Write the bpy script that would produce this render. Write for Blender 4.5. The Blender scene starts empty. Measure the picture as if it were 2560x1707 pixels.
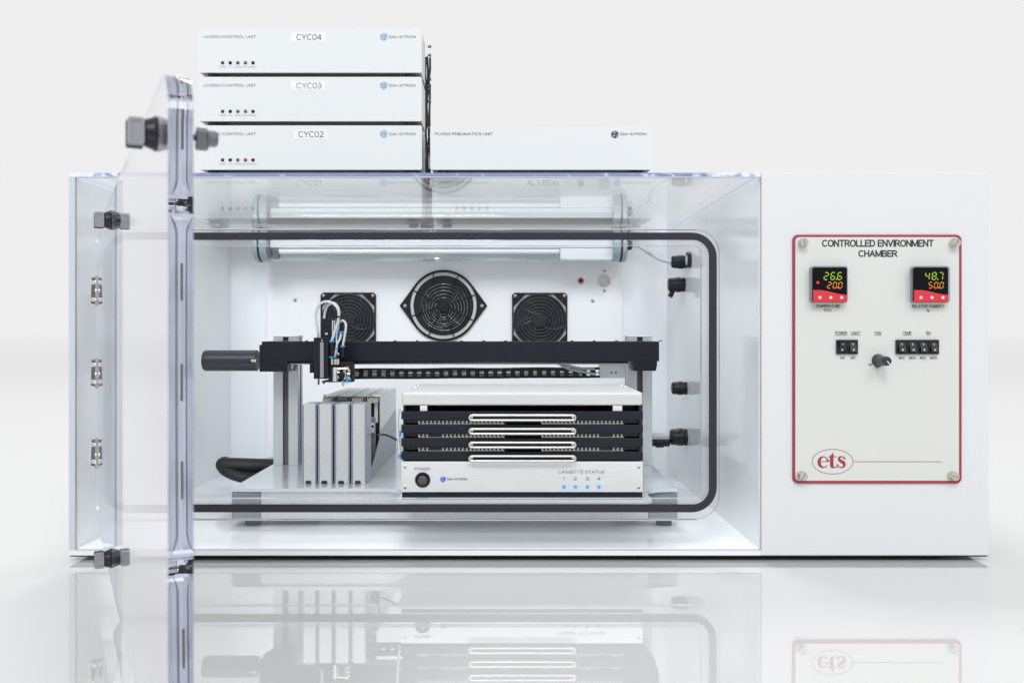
import bpy, bmesh, math, random
from mathutils import Vector, Matrix
random.seed(7)
# ------------------------------------------------------------------ scale and camera
# Everything is laid out in units of half a millimetre (U), x right, y away from the camera, z up, floor at z = 0.
S = 0.0005
D0 = 2310.0            # camera to front plane of the chamber
HZ = 575.0             # camera height over the floor
VX, VY = 1260.0, 828.0
sc = bpy.context.scene
COL = sc.collection
cam_d = bpy.data.cameras.new('camera'); cam = bpy.data.objects.new('camera', cam_d); COL.objects.link(cam)
cam.location = (0, -D0*S, HZ*S); cam.rotation_euler = (math.pi/2, 0, 0)
cam_d.sensor_width = 36; cam_d.lens = D0/2560*36
cam_d.shift_x = 0.0078; cam_d.shift_y = -0.00996
cam_d.clip_start = 0.02; cam_d.clip_end = 500
cam_d.dof.use_dof = True; cam_d.dof.focus_distance = 1.32; cam_d.dof.aperture_fstop = 13
sc.camera = cam
# ------------------------------------------------------------------ world and lamps
w = bpy.data.worlds.new('World'); sc.world = w; w.use_nodes = True
bg = w.node_tree.nodes['Background']; bg.inputs[0].default_value = (0.862, 0.862, 0.862, 1); bg.inputs[1].default_value = 1.0
def area(name, loc, target, size, power, col=(1, 1, 1), sy=None):
    l = bpy.data.lights.new(name, 'AREA'); l.size = size; l.energy = power; l.color = col
    if sy: l.shape = 'RECTANGLE'; l.size_y = sy
    o = bpy.data.objects.new(name, l); COL.objects.link(o); o.location = loc
    o.rotation_euler = (Vector(target)-Vector(loc)).to_track_quat('-Z', 'Y').to_euler()
    return o
area('overhead_softbox', (-0.4, 2.7, 6.0), (0, 0.0, 0), 1.6, 200, (1, 0.995, 0.99))
area('key_softbox', (-1.2, -7.0, 5.9), (0.1, 0, 0.3), 2.4, 340, (0.955, 0.98, 1))
area('fill_softbox', (2.6, -6.6, 5.4), (0, 0, 0.3), 2.4, 190, (0.97, 0.985, 1))
sc.view_settings.view_transform = 'Standard'; sc.view_settings.look = 'None'
sc.view_settings.exposure = 0; sc.view_settings.gamma = 1
sc.render.engine = 'CYCLES'
cy = sc.cycles
cy.max_bounces = 20; cy.transparent_max_bounces = 40; cy.transmission_bounces = 18; cy.glossy_bounces = 10; cy.diffuse_bounces = 6
cy.use_denoising = True; cy.sample_clamp_indirect = 8; cy.blur_glossy = 0.3

# ------------------------------------------------------------------ materials
def nodes(name):
    m = bpy.data.materials.new(name); m.use_nodes = True
    return m, m.node_tree.nodes, m.node_tree.links
def pbr(name, base, rough=0.5, metal=0.0, spec=0.5, coat=0.0, var=0.0, vscale=40, stretch=(1, 1, 1), bump=0.0, bscale=None, rvar=0.0, emit=None, es=0, alpha=None):
    m, n, l = nodes(name); b = n['Principled BSDF']
    b.inputs['Base Color'].default_value = (*base, 1); b.inputs['Roughness'].default_value = rough
    b.inputs['Metallic'].default_value = metal; b.inputs['Specular IOR Level'].default_value = spec
    b.inputs['Coat Weight'].default_value = coat; b.inputs['Coat Roughness'].default_value = 0.05
    if var or bump or rvar:
        tc = n.new('ShaderNodeTexCoord'); mp = n.new('ShaderNodeMapping'); mp.inputs['Scale'].default_value = stretch
        l.new(tc.outputs['Object'], mp.inputs['Vector'])
        nz = n.new('ShaderNodeTexNoise'); nz.inputs['Scale'].default_value = vscale; nz.inputs['Detail'].default_value = 4
        l.new(mp.outputs[0], nz.inputs['Vector'])
        if var:
            mr = n.new('ShaderNodeMapRange'); mr.inputs[1].default_value = 0.3; mr.inputs[2].default_value = 0.7
            mr.inputs[3].default_value = 1-var; mr.inputs[4].default_value = 1+var
            l.new(nz.outputs[0], mr.inputs[0])
            mx = n.new('ShaderNodeVectorMath'); mx.operation = 'SCALE'; mx.inputs[0].default_value = base
            l.new(mr.outputs[0], mx.inputs['Scale']); l.new(mx.outputs[0], b.inputs['Base Color'])
        if rvar:
            mr = n.new('ShaderNodeMapRange'); mr.inputs[3].default_value = max(0, rough-rvar); mr.inputs[4].default_value = rough+rvar
            l.new(nz.outputs[0], mr.inputs[0]); l.new(mr.outputs[0], b.inputs['Roughness'])
        if bump:
            nb = nz
            if bscale:
                nb = n.new('ShaderNodeTexNoise'); nb.inputs['Scale'].default_value = bscale; l.new(mp.outputs[0], nb.inputs['Vector'])
            bp = n.new('ShaderNodeBump'); bp.inputs['Strength'].default_value = bump; bp.inputs['Distance'].default_value = 0.0005
            l.new(nb.outputs[0], bp.inputs['Height']); l.new(bp.outputs[0], b.inputs['Normal'])
    if emit: b.inputs['Emission Color'].default_value = (*emit, 1); b.inputs['Emission Strength'].default_value = es
    if alpha is not None: b.inputs['Alpha'].default_value = alpha
    return m
def clear_sheet(name, tint=(0.97, 0.985, 0.985), ior=1.49, haze=0.0, refl=1.0):
    # thin clear plastic: each face reflects by Fresnel and lets the rest straight through
    m, n, l = nodes(name); n.remove(n['Principled BSDF']); out = n['Material Output']
    geo = n.new('ShaderNodeNewGeometry')
    mr = n.new('ShaderNodeMapRange'); mr.inputs[3].default_value = ior; mr.inputs[4].default_value = 1/ior
    l.new(geo.outputs['Backfacing'], mr.inputs[0])
    fr = n.new('ShaderNodeFresnel'); l.new(mr.outputs[0], fr.inputs[0])
    tr = n.new('ShaderNodeBsdfTransparent'); tr.inputs[0].default_value = (*tint, 1)
    gl = n.new('ShaderNodeBsdfGlossy'); gl.inputs['Roughness'].default_value = 0.0; gl.inputs[0].default_value = (refl, refl, refl, 1)
    mx = n.new('ShaderNodeMixShader'); l.new(fr.outputs[0], mx.inputs[0]); l.new(tr.outputs[0], mx.inputs[1]); l.new(gl.outputs[0], mx.inputs[2])
    src = mx
    if haze:
        df = n.new('ShaderNodeBsdfDiffuse'); df.inputs[0].default_value = (0.85, 0.87, 0.88, 1)
        m2 = n.new('ShaderNodeMixShader'); m2.inputs[0].default_value = haze
        l.new(mx.outputs[0], m2.inputs[1]); l.new(df.outputs[0], m2.inputs[2]); src = m2
    l.new(src.outputs[0], out.inputs[0]); return m
def glass(name, col, absorb, density):
    m, n, l = nodes(name); n.remove(n['Principled BSDF']); out = n['Material Output']
    g = n.new('ShaderNodeBsdfGlass'); g.inputs['IOR'].default_value = 1.49; g.inputs['Roughness'].default_value = 0.0; g.inputs[0].default_value = (*col, 1)
    v = n.new('ShaderNodeVolumeAbsorption'); v.inputs[0].default_value = (*absorb, 1); v.inputs[1].default_value = density
    l.new(g.outputs[0], out.inputs['Surface']); l.new(v.outputs[0], out.inputs['Volume']); return m
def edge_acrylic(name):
    # polished sheet edge: dim blue seen through a long path of plastic, with slanting reflections painted in as paler streaks
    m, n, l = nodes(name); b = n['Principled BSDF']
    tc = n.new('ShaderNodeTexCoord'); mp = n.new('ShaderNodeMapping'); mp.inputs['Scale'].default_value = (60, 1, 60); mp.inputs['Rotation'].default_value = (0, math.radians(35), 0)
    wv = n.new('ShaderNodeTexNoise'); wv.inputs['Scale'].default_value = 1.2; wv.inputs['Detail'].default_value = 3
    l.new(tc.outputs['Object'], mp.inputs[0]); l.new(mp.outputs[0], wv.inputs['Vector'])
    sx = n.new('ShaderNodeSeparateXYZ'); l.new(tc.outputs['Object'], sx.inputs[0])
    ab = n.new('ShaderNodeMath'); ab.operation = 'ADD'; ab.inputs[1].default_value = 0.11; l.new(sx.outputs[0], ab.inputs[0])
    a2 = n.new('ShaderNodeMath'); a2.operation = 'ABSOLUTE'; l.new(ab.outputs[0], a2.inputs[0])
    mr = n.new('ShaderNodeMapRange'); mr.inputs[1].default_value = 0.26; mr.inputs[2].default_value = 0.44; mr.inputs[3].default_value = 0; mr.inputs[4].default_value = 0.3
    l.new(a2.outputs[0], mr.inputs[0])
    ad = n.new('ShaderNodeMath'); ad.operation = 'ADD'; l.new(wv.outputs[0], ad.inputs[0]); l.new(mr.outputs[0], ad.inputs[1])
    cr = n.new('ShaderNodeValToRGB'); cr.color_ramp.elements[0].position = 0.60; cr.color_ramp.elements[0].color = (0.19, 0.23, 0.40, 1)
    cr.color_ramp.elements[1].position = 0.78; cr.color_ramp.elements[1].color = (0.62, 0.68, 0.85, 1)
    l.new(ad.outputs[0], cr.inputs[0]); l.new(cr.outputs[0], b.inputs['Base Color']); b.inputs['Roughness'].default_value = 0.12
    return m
M = {}
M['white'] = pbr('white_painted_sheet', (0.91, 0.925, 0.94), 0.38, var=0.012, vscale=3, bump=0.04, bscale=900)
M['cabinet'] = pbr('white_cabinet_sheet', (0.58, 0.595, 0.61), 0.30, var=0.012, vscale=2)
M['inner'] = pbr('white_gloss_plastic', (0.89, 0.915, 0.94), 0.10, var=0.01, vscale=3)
M['lip'] = pbr('white_base_sheet', (0.68, 0.69, 0.70), 0.15)
M['unit'] = pbr('silver_grey_powder_coat', (0.605, 0.625, 0.64), 0.5, var=0.02, vscale=2500, bump=0.12, bscale=3500)
M['olive'] = pbr('zinc_passivated_steel', (0.30, 0.30, 0.24), 0.45, metal=0.7)
M['gunmetal'] = pbr('dark_grey_steel', (0.13, 0.14, 0.15), 0.4, metal=0.6)
M['black'] = pbr('black_plastic', (0.008, 0.010, 0.015), 0.35, spec=0.3)
M['anod'] = pbr('black_anodised_aluminium', (0.008, 0.010, 0.018), 0.45, spec=0.25, var=0.25, vscale=500, stretch=(0.05, 1, 1))
M['motor'] = pbr('black_painted_motor', (0.022, 0.026, 0.036), 0.32)
M['rubber'] = pbr('black_rubber', (0.02, 0.022, 0.028), 0.7)
M['gasket'] = pbr('charcoal_foam_gasket', (0.028, 0.029, 0.037), 0.8, spec=0.2, var=0.1, vscale=900, bump=0.15)
M['alu'] = pbr('brushed_aluminium', (0.70, 0.715, 0.725), 0.42, metal=0.75, var=0.09, vscale=700, stretch=(0.05, 1, 1.3), bump=0.06)
M['alu_light'] = pbr('bright_brushed_aluminium', (0.66, 0.67, 0.68), 0.45, metal=0.35, var=0.035, vscale=800, stretch=(0.04, 1, 1.3), bump=0.05)
M['alu_cover'] = pbr('satin_aluminium_cover', (0.55, 0.56, 0.57), 0.5, metal=0.25, var=0.035, vscale=800, stretch=(0.04, 1, 1.3), bump=0.05)
M['alu_grey'] = pbr('anodised_profile_aluminium', (0.56, 0.59, 0.61), 0.38, metal=0.6, var=0.04, vscale=300, stretch=(1, 1, 0.03))
M['cassette'] = pbr('grained_zinc_plate', (0.52, 0.535, 0.555), 0.42, metal=0.5, var=0.10, vscale=900, stretch=(0.3, 1, 1), bump=0.1)
M['cass_side'] = pbr('blue_grey_steel_side', (0.30, 0.35, 0.41), 0.33, metal=0.5, var=0.05, vscale=60)
M['plate'] = pbr('satin_base_plate', (0.62, 0.665, 0.69), 0.2, metal=0.45, var=0.03, vscale=14)
M['leg'] = pbr('grey_cast_leg', (0.16, 0.195, 0.21), 0.45, var=0.06, vscale=90)
M['handle'] = pbr('satin_chrome_handle', (0.60, 0.585, 0.555), 0.36, metal=1)
M['chrome'] = pbr('polished_chrome', (0.80, 0.79, 0.77), 0.15, metal=1)
M['hinge'] = pbr('dark_hinge_steel', (0.16, 0.15, 0.17), 0.2, metal=1)
M['steel'] = pbr('stainless_steel', (0.50, 0.49, 0.47), 0.22, metal=1)
M['nickel'] = pbr('nickel_fitting', (0.62, 0.58, 0.50), 0.2, metal=1)
M['brass'] = pbr('copper_tip', (0.32, 0.10, 0.06), 0.3, metal=0.7)
M['slot'] = pbr('profile_groove', (0.10, 0.11, 0.125), 0.5, metal=0.2)
M['bluegrey'] = pbr('blue_grey_cap', (0.36, 0.42, 0.46), 0.35, metal=0.3)
M['blue'] = pbr('blue_collar_plastic', (0.01, 0.30, 0.75), 0.35)
M['tube'] = pbr('milky_hose', (0.56, 0.59, 0.63), 0.25)
M['cable'] = pbr('grey_cable_sheath', (0.50, 0.54, 0.58), 0.4)
M['sleeve'] = pbr('black_braided_sleeve', (0.012, 0.014, 0.018), 0.5, var=0.5, vscale=900, bump=0.8)
M['ink'] = pbr('black_print', (0.02, 0.02, 0.025), 0.6)
M['greyink'] = pbr('grey_print', (0.10, 0.11, 0.13), 0.6)
M['paleink'] = pbr('pale_grey_print', (0.22, 0.23, 0.25), 0.6)
M['paleblue'] = pbr('pale_blue_print', (0.20, 0.34, 0.58), 0.6)
M['navy'] = pbr('navy_print', (0.008, 0.025, 0.09), 0.6)
M['midblue'] = pbr('blue_print', (0.01, 0.13, 0.52), 0.6)
M['sticker'] = pbr('white_sticker', (0.68, 0.68, 0.68), 0.4)
M['redborder'] = pbr('crimson_border_print', (0.27, 0.022, 0.042), 0.45)
M['ivory'] = pbr('ivory_control_plate', (0.545, 0.56, 0.535), 0.35, var=0.008, vscale=5)
M['redkey'] = pbr('red_key_strip', (0.55, 0.02, 0.03), 0.35)
M['greycase'] = pbr('grey_controller_case', (0.23, 0.25, 0.30), 0.45)
M['display'] = pbr('black_display_glass', (0.003, 0.003, 0.005), 0.25, spec=0.12)
M['seg_g'] = pbr('green_segment', (0.05, 0.1, 0.0), 0.5, emit=(0.42, 0.72, 0.02), es=0.8)
M['seg_o'] = pbr('orange_segment', (0.1, 0.03, 0.0), 0.5, emit=(1.0, 0.33, 0.01), es=0.95)
M['red_dot'] = pbr('red_lamp_dot', (0.2, 0.0, 0.01), 0.4, emit=(0.75, 0.01, 0.05), es=1.0)
M['led_red'] = pbr('dark_red_led', (0.22, 0.004, 0.012), 0.4, spec=0.2)
M['led_dark'] = pbr('unlit_led', (0.035, 0.008, 0.012), 0.4, spec=0.2)
M['led_green'] = pbr('green_led', (0.0, 0.16, 0.07), 0.4, spec=0.2)
M['led_amber'] = pbr('amber_led', (0.26, 0.07, 0.01), 0.4, spec=0.2)
M['led_blue'] = pbr('lit_blue_led', (0.0, 0.2, 0.8), 0.3, emit=(0.02, 0.32, 0.95), es=0.8)
M['whiteink'] = pbr('white_print', (0.8, 0.82, 0.85), 0.5)
M['lampwhite'] = pbr('white_lamp_reflector', (0.90, 0.92, 0.94), 0.25)
M['lampdark'] = pbr('lamp_ballast_top', (0.10, 0.115, 0.125), 0.35)
M['knob'] = pbr('dark_knob', (0.018, 0.02, 0.03), 0.35)
M['rocker'] = pbr('switch_rocker', (0.010, 0.012, 0.018), 0.4, spec=0.3)
M['key'] = pbr('silver_key', (0.75, 0.75, 0.77), 0.25, metal=0.8)
M['latch_grey'] = pbr('grey_latch_lever', (0.24, 0.25, 0.28), 0.35, metal=0.3)
M['mount'] = pbr('grey_fan_wall', (0.62, 0.64, 0.64), 0.4)
M['grille'] = pbr('fan_grille_black', (0.010, 0.012, 0.018), 0.3, spec=0.3)
M['ringgrey'] = pbr('fan_ring_plastic', (0.035, 0.04, 0.052), 0.3)
M['wire'] = pbr('fan_guard_wire', (0.38, 0.40, 0.41), 0.25, metal=0.8)
M['fanblack'] = pbr('fan_black', (0.008, 0.009, 0.013), 0.4)
M['clear'] = clear_sheet('clear_acrylic_panel', tint=(0.985, 0.99, 0.992))
M['clear_top'] = clear_sheet('clear_acrylic_lid', tint=(0.985, 0.99, 0.992), ior=1.33)
M['clear_tube'] = clear_sheet('clear_lamp_tube', tint=(0.985, 0.992, 0.995))
M['edge'] = edge_acrylic('acrylic_sheet_edge')
M['edge_w'] = pbr('bright_acrylic_edge', (0.48, 0.50, 0.54), 0.2)
M['door'] = glass('thick_clear_acrylic', (0.985, 0.985, 1.0), (0.42, 0.44, 0.74), 0.10)

# ------------------------------------------------------------------ mesh building
def K(d): return (D0+d)/D0
def X(x, d=0): return (x-VX)*K(d)
def Z(y, d=0): return (VY-y)*K(d)+HZ
class MB:
    def __init__(s): s.v = []; s.f = []; s.mi = []; s.sm = []
    def add(s, vs, fs, mi=0, sm=False):
        b = len(s.v); s.v += [tuple(p) for p in vs]; s.f += [tuple(i+b for i in f) for f in fs]; s.mi += [mi]*len(fs); s.sm += [sm]*len(fs); return s
    def bm(s, bm, mi=0, sm=False):
        bm.verts.index_update(); return s.add([v.co.copy() for v in bm.verts], [[v.index for v in f.verts] for f in bm.faces], mi, sm)
    def box(s, x0, x1, y0, y1, z0, z1, bev=0, mi=0, seg=2, mat=None):
        bm = bmesh.new(); bmesh.ops.create_cube(bm, size=1)
        for v in bm.verts: v.co = Vector(((x0+x1)/2+v.co.x*(x1-x0), (y0+y1)/2+v.co.y*(y1-y0), (z0+z1)/2+v.co.z*(z1-z0)))
        if bev: bmesh.ops.bevel(bm, geom=bm.edges[:], offset=bev, segments=seg, affect='EDGES', profile=0.5)
        if mat: bmesh.ops.transform(bm, matrix=mat, verts=bm.verts)
        s.bm(bm, mi); bm.free(); return s
    def cyl(s, p0, p1, r0, r1=None, seg=28, mi=0, bev=0, sm=True):
        p0 = Vector(p0); p1 = Vector(p1); r1 = r0 if r1 is None else r1
        L = (p1-p0).length
        prof = [(0, 0), (0, r0), (L, r1), (L, 0)] if not bev else [(0, 0), (0, r0-bev), (bev*0.3, r0-bev*0.3), (bev, r0), (L-bev, r1), (L-bev*0.3, r1-bev*0.3), (L, r1-bev), (L, 0)]
        return s.lathe(prof, p0, p1-p0, seg, mi, sm)
    def lathe(s, prof, o, ax, seg=28, mi=0, sm=True):
        # profile of (distance along axis, radius); flat rings keep their own vertices so that edges stay crisp
        ax = Vector(ax).normalized(); o = Vector(o)
        a = Vector((0, 0, 1)) if abs(ax.z) < 0.9 else Vector((1, 0, 0))
        u = ax.cross(a).normalized(); v = ax.cross(u)
        for (t0, r0), (t1, r1) in zip(prof[:-1], prof[1:]):
            c0 = o+ax*t0; c1 = o+ax*t1
            ring = lambda c, r: [c+u*(math.cos(2*math.pi*i/seg)*r)+v*(math.sin(2*math.pi*i/seg)*r) for i in range(seg)]
            if r0 < 1e-6 and r1 < 1e-6: continue
            if r0 < 1e-6: s.add(ring(c1, r1), [list(range(seg))], mi); continue
            if r1 < 1e-6: s.add(ring(c0, r0), [list(range(seg))[::-1]], mi); continue
            fs = [[i, (i+1) % seg, seg+(i+1) % seg, seg+i] for i in range(seg)]
            s.add(ring(c0, r0)+ring(c1, r1), fs, mi, sm and abs(t1-t0) > 1e-6)
        return s
    def prism(s, poly, vec, mi=0, mside=None, sm=False):
        n = len(poly); vec = Vector(vec); p = [Vector(q) for q in poly]
        nv = Vector((0, 0, 0))
        for i in range(n): nv += p[i].cross(p[(i+1) % n])
        if nv.dot(vec) > 0: p = p[::-1]
        vs = p+[q+vec for q in p]
        s.add(vs, [list(range(n)), list(range(n, 2*n))[::-1]], mi)
        s.add(vs, [[i, n+i, n+(i+1) % n, (i+1) % n] for i in range(n)], mi if mside is None else mside, sm); return s
    def ring(s, outer, inner, vec, mi=0, mside=None):
        n = len(outer); vec = Vector(vec); o = [Vector(q) for q in outer]; i_ = [Vector(q) for q in inner]
        nv = Vector((0, 0, 0))
        for i in range(n): nv += o[i].cross(o[(i+1) % n])
        if nv.dot(vec) > 0: o = o[::-1]; i_ = i_[::-1]
        vs = o+i_+[q+vec for q in o]+[q+vec for q in i_]
        fr = []; sd = []
        for i in range(n):
            j = (i+1) % n
            fr.append([i, j, n+j, n+i]); fr.append([2*n+i, 3*n+i, 3*n+j, 2*n+j])
            sd.append([i, 2*n+i, 2*n+j, j]); sd.append([n+i, n+j, 3*n+j, 3*n+i])
        s.add(vs, fr, mi); s.add(vs, sd, mi if mside is None else mside); return s
    def tubep(s, pts, r, seg=10, mi=0, sub=6, closed=False, caps=True):
        P = [Vector(p) for p in pts]; n = len(P)
        if sub > 1:
            Q = []
            rng = range(n if closed else n-1)
            for i in rng:
                a = P[(i-1) % n] if (closed or i > 0) else P[0]*2-P[1]; b = P[i]; c = P[(i+1) % n]; d = P[(i+2) % n] if (closed or i+2 < n) else P[-1]*2-P[-2]
                for k in range(sub):
                    t = k/sub; Q.append(0.5*((2*b)+(c-a)*t+(2*a-5*b+4*c-d)*t*t+(3*b-a-3*c+d)*t**3))
            if not closed: Q.append(P[-1])
        else: Q = P
        m = len(Q); vs = []; up = None
        rr_ = r if hasattr(r, '__len__') else None
        for i in range(m):
            t = (Q[(i+1) % m]-Q[i-1]) if closed else (Q[min(i+1, m-1)]-Q[max(i-1, 0)])
            t = t.normalized() if t.length > 1e-9 else Vector((1, 0, 0))
            if up is None: up = Vector((0, 0, 1)) if abs(t.z) < 0.9 else Vector((0, 1, 0))
            up = (up-t*up.dot(t)).normalized(); sd = t.cross(up)
            R = r if rr_ is None else rr_[0]+(rr_[1]-rr_[0])*i/(m-1)
            vs += [Q[i]+up*(math.cos(2*math.pi*k/seg)*R)+sd*(math.sin(2*math.pi*k/seg)*R) for k in range(seg)]
        fs = [[i*seg+k, i*seg+(k+1) % seg, ((i+1) % m)*seg+(k+1) % seg, ((i+1) % m)*seg+k] for i in range(m if closed else m-1) for k in range(seg)]
        s.add(vs, [f[::-1] for f in fs], mi, True)
        if caps and not closed: s.add(vs[:seg], [list(range(seg))], mi); s.add(vs[-seg:], [list(range(seg))[::-1]], mi)
        return s
    def torus(s, c, R, r, ax='y', seg=48, rs=8, mi=0):
        c = Vector(c); pts = []
        for i in range(seg):
            a = 2*math.pi*i/seg
            pts.append(c+(Vector((math.cos(a)*R, 0, math.sin(a)*R)) if ax == 'y' else Vector((0, math.cos(a)*R, math.sin(a)*R))))
        return s.tubep(pts, r, rs, mi, 1, True)
    def text(s, body, x0, x1, y0, y1, d, th=0.9, mi=0): return stroke_text(s, body, x0, x1, y0, y1, d, th, mi)
    def quadpx(s, x0, x1, y0, y1, d, mi=0):
        return s.add([(X(x0, d), d, Z(y1, d)), (X(x1, d), d, Z(y1, d)), (X(x1, d), d, Z(y0, d)), (X(x0, d), d, Z(y0, d))], [[0, 1, 2, 3]], mi)
    def boxpx(s, x0, x1, y0, y1, d0, d1, bev=0, mi=0, seg=2):
        return s.box(X(x0, d0), X(x1, d0), d0, d1, Z(y1, d0), Z(y0, d0), bev, mi, seg)
    def shrink(s, c, f): s.v = [tuple(Vector(c)+(Vector(p)-Vector(c))*f) for p in s.v]; return s
    def build(s, name, mats, parent=None, mat=None):
        me = bpy.data.meshes.new(name)
        me.from_pydata([(a*S, b*S, c*S) for a, b, c in s.v], [], s.f)
        mats = mats if isinstance(mats, (list, tuple)) else [mats]
        for q in mats: me.materials.append(M[q] if isinstance(q, str) else q)
        me.polygons.foreach_set('material_index', s.mi); me.polygons.foreach_set('use_smooth', s.sm); me.update()
        o = bpy.data.objects.new(name, me); COL.objects.link(o)
        if parent is not None:
            o.parent = parent
            if parent.type == 'EMPTY': o.location = -parent.location
        return o
# ------------------------------------------------------------------ lettering drawn with strokes of even width
def _arc(cx, cy, rx, ry, a0, a1, n=9, p=1.0):
    o = []
    for i in range(n+1):
        a = math.radians(a0+(a1-a0)*i/n); c, s_ = math.cos(a), math.sin(a)
        o.append((cx+math.copysign(abs(c)**p, c)*rx, cy+math.copysign(abs(s_)**p, s_)*ry))
    return o
GL = {
 'O': (1.0, [_arc(.5, .5, .5, .5, 0, 360, 24, .82)]), '0': (.82, [_arc(.41, .5, .41, .5, 0, 360, 24, .82)]), 'C': (.92, [_arc(.5, .5, .5, .5, 42, 318, 20, .85)]),
 'D': (.88, [[(.5, 0), (0, 0)], [(0, 0), (0, 1)], [(0, 1), (.4, 1)]+_arc(.4, .5, .48, .5, 85, -90, 12, .9)]),
 'S': (.82, [_arc(.41, .74, .38, .26, 28, 268, 12)+_arc(.41, .25, .41, .25, 85, -152, 12)]), 'U': (.86, [[(0, 1), (0, .45)]+_arc(.43, .42, .43, .42, 180, 360, 12, .9)+[(.86, .45), (.86, 1)]]),
 'P': (.8, [[(0, 0), (0, 1)], [(0, 1), (.5, 1)]+_arc(.5, .73, .3, .27, 85, -90, 8)+[(0, .46)]]),
 'R': (.84, [[(0, 0), (0, 1)], [(0, 1), (.52, 1)]+_arc(.52, .74, .28, .26, 85, -90, 8)+[(0, .48)], [(.48, .47), (.84, 0)]]),
 'A': (.96, [[(0, 0), (.48, 1)], [(.48, 1), (.96, 0)], [(.18, .33), (.78, .33)]]), 'E': (.72, [[(0, 0), (0, 1)], [(0, 1), (.72, 1)], [(0, .51), (.66, .51)], [(0, 0), (.72, 0)]]),
 'F': (.66, [[(0, 0), (0, 1)], [(0, 1), (.66, 1)], [(0, .5), (.58, .5)]]), 'H': (.84, [[(0, 0), (0, 1)], [(.84, 0), (.84, 1)], [(0, .51), (.84, .51)]]),
 'G': (.95, [_arc(.5, .5, .5, .5, 42, 355, 20, .85), [(.98, .48), (.55, .48)]]), 'B': (.82, [[(0, 0), (0, 1)], [(0, 1), (.5, 1)]+_arc(.5, .76, .26, .24, 85, -90, 8)+[(0, .52)], [(.5, .52)]+_arc(.52, .26, .3, .26, 85, -90, 8)+[(0, 0)]]),
 'I': (.0, [[(0, 0), (0, 1)]]), 'L': (.66, [[(0, 1), (0, 0)], [(0, 0), (.66, 0)]]), 'M': (1.12, [[(0, 0), (0, 1)], [(0, 1), (.56, .05)], [(.56, .05), (1.12, 1)], [(1.12, 1), (1.12, 0)]]),
 'N': (.86, [[(0, 0), (0, 1)], [(0, 1), (.86, 0)], [(.86, 0), (.86, 1)]]), 'T': (.86, [[(0, 1), (.86, 1)], [(.43, 1), (.43, 0)]]), 'V': (.9, [[(0, 1), (.45, 0)], [(.45, 0), (.9, 1)]]),
 'W': (1.3, [[(0, 1), (.32, 0)], [(.32, 0), (.65, 1)], [(.65, 1), (.98, 0)], [(.98, 0), (1.3, 1)]]), 'Y': (.86, [[(0, 1), (.43, .45)], [(.86, 1), (.43, .45)], [(.43, .45), (.43, 0)]]),
 '1': (.32, [[(0, .78), (.32, 1)], [(.32, 1), (.32, 0)]]), '2': (.76, [_arc(.38, .72, .36, .28, 160, -30, 10)+[(0, 0)], [(0, 0), (.76, 0)]]),
 '3': (.76, [_arc(.37, .76, .33, .24, 155, -85, 10), _arc(.37, .26, .38, .26, 85, -155, 10), [(.25, .52), (.42, .52)]]), '4': (.84, [[(.62, 0), (.62, 1)], [(.62, 1), (0, .28)], [(0, .28), (.84, .28)]]),
 '5': (.78, [[(.7, 1), (.12, 1)], [(.12, 1), (.06, .5)], [(.06, .5)]+_arc(.37, .32, .4, .32, 120, -150, 12)]), '-': (.55, [[(0, .47), (.55, .47)]]), '/': (.35, [[(0, -.05), (.35, 1.05)]]),
 '%': (1.05, [_arc(.2, .77, .2, .23, 0, 360, 12), _arc(.85, .23, .2, .23, 0, 360, 12), [(.2, 0), (.85, 1)]]), '\u00b0': (.3, [_arc(.15, .85, .14, .14, 0, 360, 12)]), ' ': (.22, [])}
def stroke_text(mb, body, x0, x1, y0, y1, d, th, mi=0, sp=.30):
    H = y1-y0-th; adv = 0; pl = []
    for ch_ in body:
        w_, st = GL[ch_]; pl.append((adv, st)); adv += w_+sp
    adv -= sp; kx = (x1-x0-th)/max(adv, 1e-6) if adv > 0 else 0; h = th/2
    for a, st in pl:
        for line in st:
            P = [(x0+h+(a+px)*kx, y1-h-py*H) for px, py in line]; n = len(P)
            closed = n > 4 and abs(P[0][0]-P[-1][0]) < 1e-6 and abs(P[0][1]-P[-1][1]) < 1e-6
            if n == 2:
                dx, dy = P[1][0]-P[0][0], P[1][1]-P[0][1]; q = math.hypot(dx, dy) or 1
                P = [(P[0][0]-dx/q*h*.98, P[0][1]-dy/q*h*.98), (P[1][0]+dx/q*h*.98, P[1][1]+dy/q*h*.98)]
            vs = []
            for i in range(n):
                A = P[i-1] if i else (P[-2] if closed else P[0]); B = P[i+1] if i < n-1 else (P[1] if closed else P[-1])
                dx, dy = B[0]-A[0], B[1]-A[1]; q = math.hypot(dx, dy) or 1
                for sg in (1, -1): vs.append((X(P[i][0]-sg*dy/q*h, d), d, Z(P[i][1]+sg*dx/q*h, d)))
            # each stroke sits a hair in front of the one before, so crossings do not share a plane
            mb.add([(v[0], v[1]-0.02*(st.index(line)+1), v[2]) for v in vs], [[2*i, 2*i+2, 2*i+3, 2*i+1] for i in range(n-1)], mi)
    return mb
def rr(x0, x1, z0, z1, r, y, n=10):
    pts = []
    for cx, cz, a0 in ((x1-r, z1-r, 0), (x0+r, z1-r, 90), (x0+r, z0+r, 180), (x1-r, z0+r, 270)):
        for i in range(n+1):
            a = math.radians(a0+90*i/n); pts.append(Vector((cx+math.cos(a)*r, y, cz+math.sin(a)*r)))
    return pts
def rrpx(x0, x1, y0, y1, r, d, n=10): return rr(X(x0, d), X(x1, d), Z(y1, d), Z(y0, d), r, d, n)
def thing(name, label, cat, loc, group=None):
    o = bpy.data.objects.new(name, None); COL.objects.link(o); o.location = Vector(loc)*S; o.empty_display_size = 0.05
    o['label'] = label; o['category'] = cat
    if group: o['group'] = group
    return o
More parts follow.
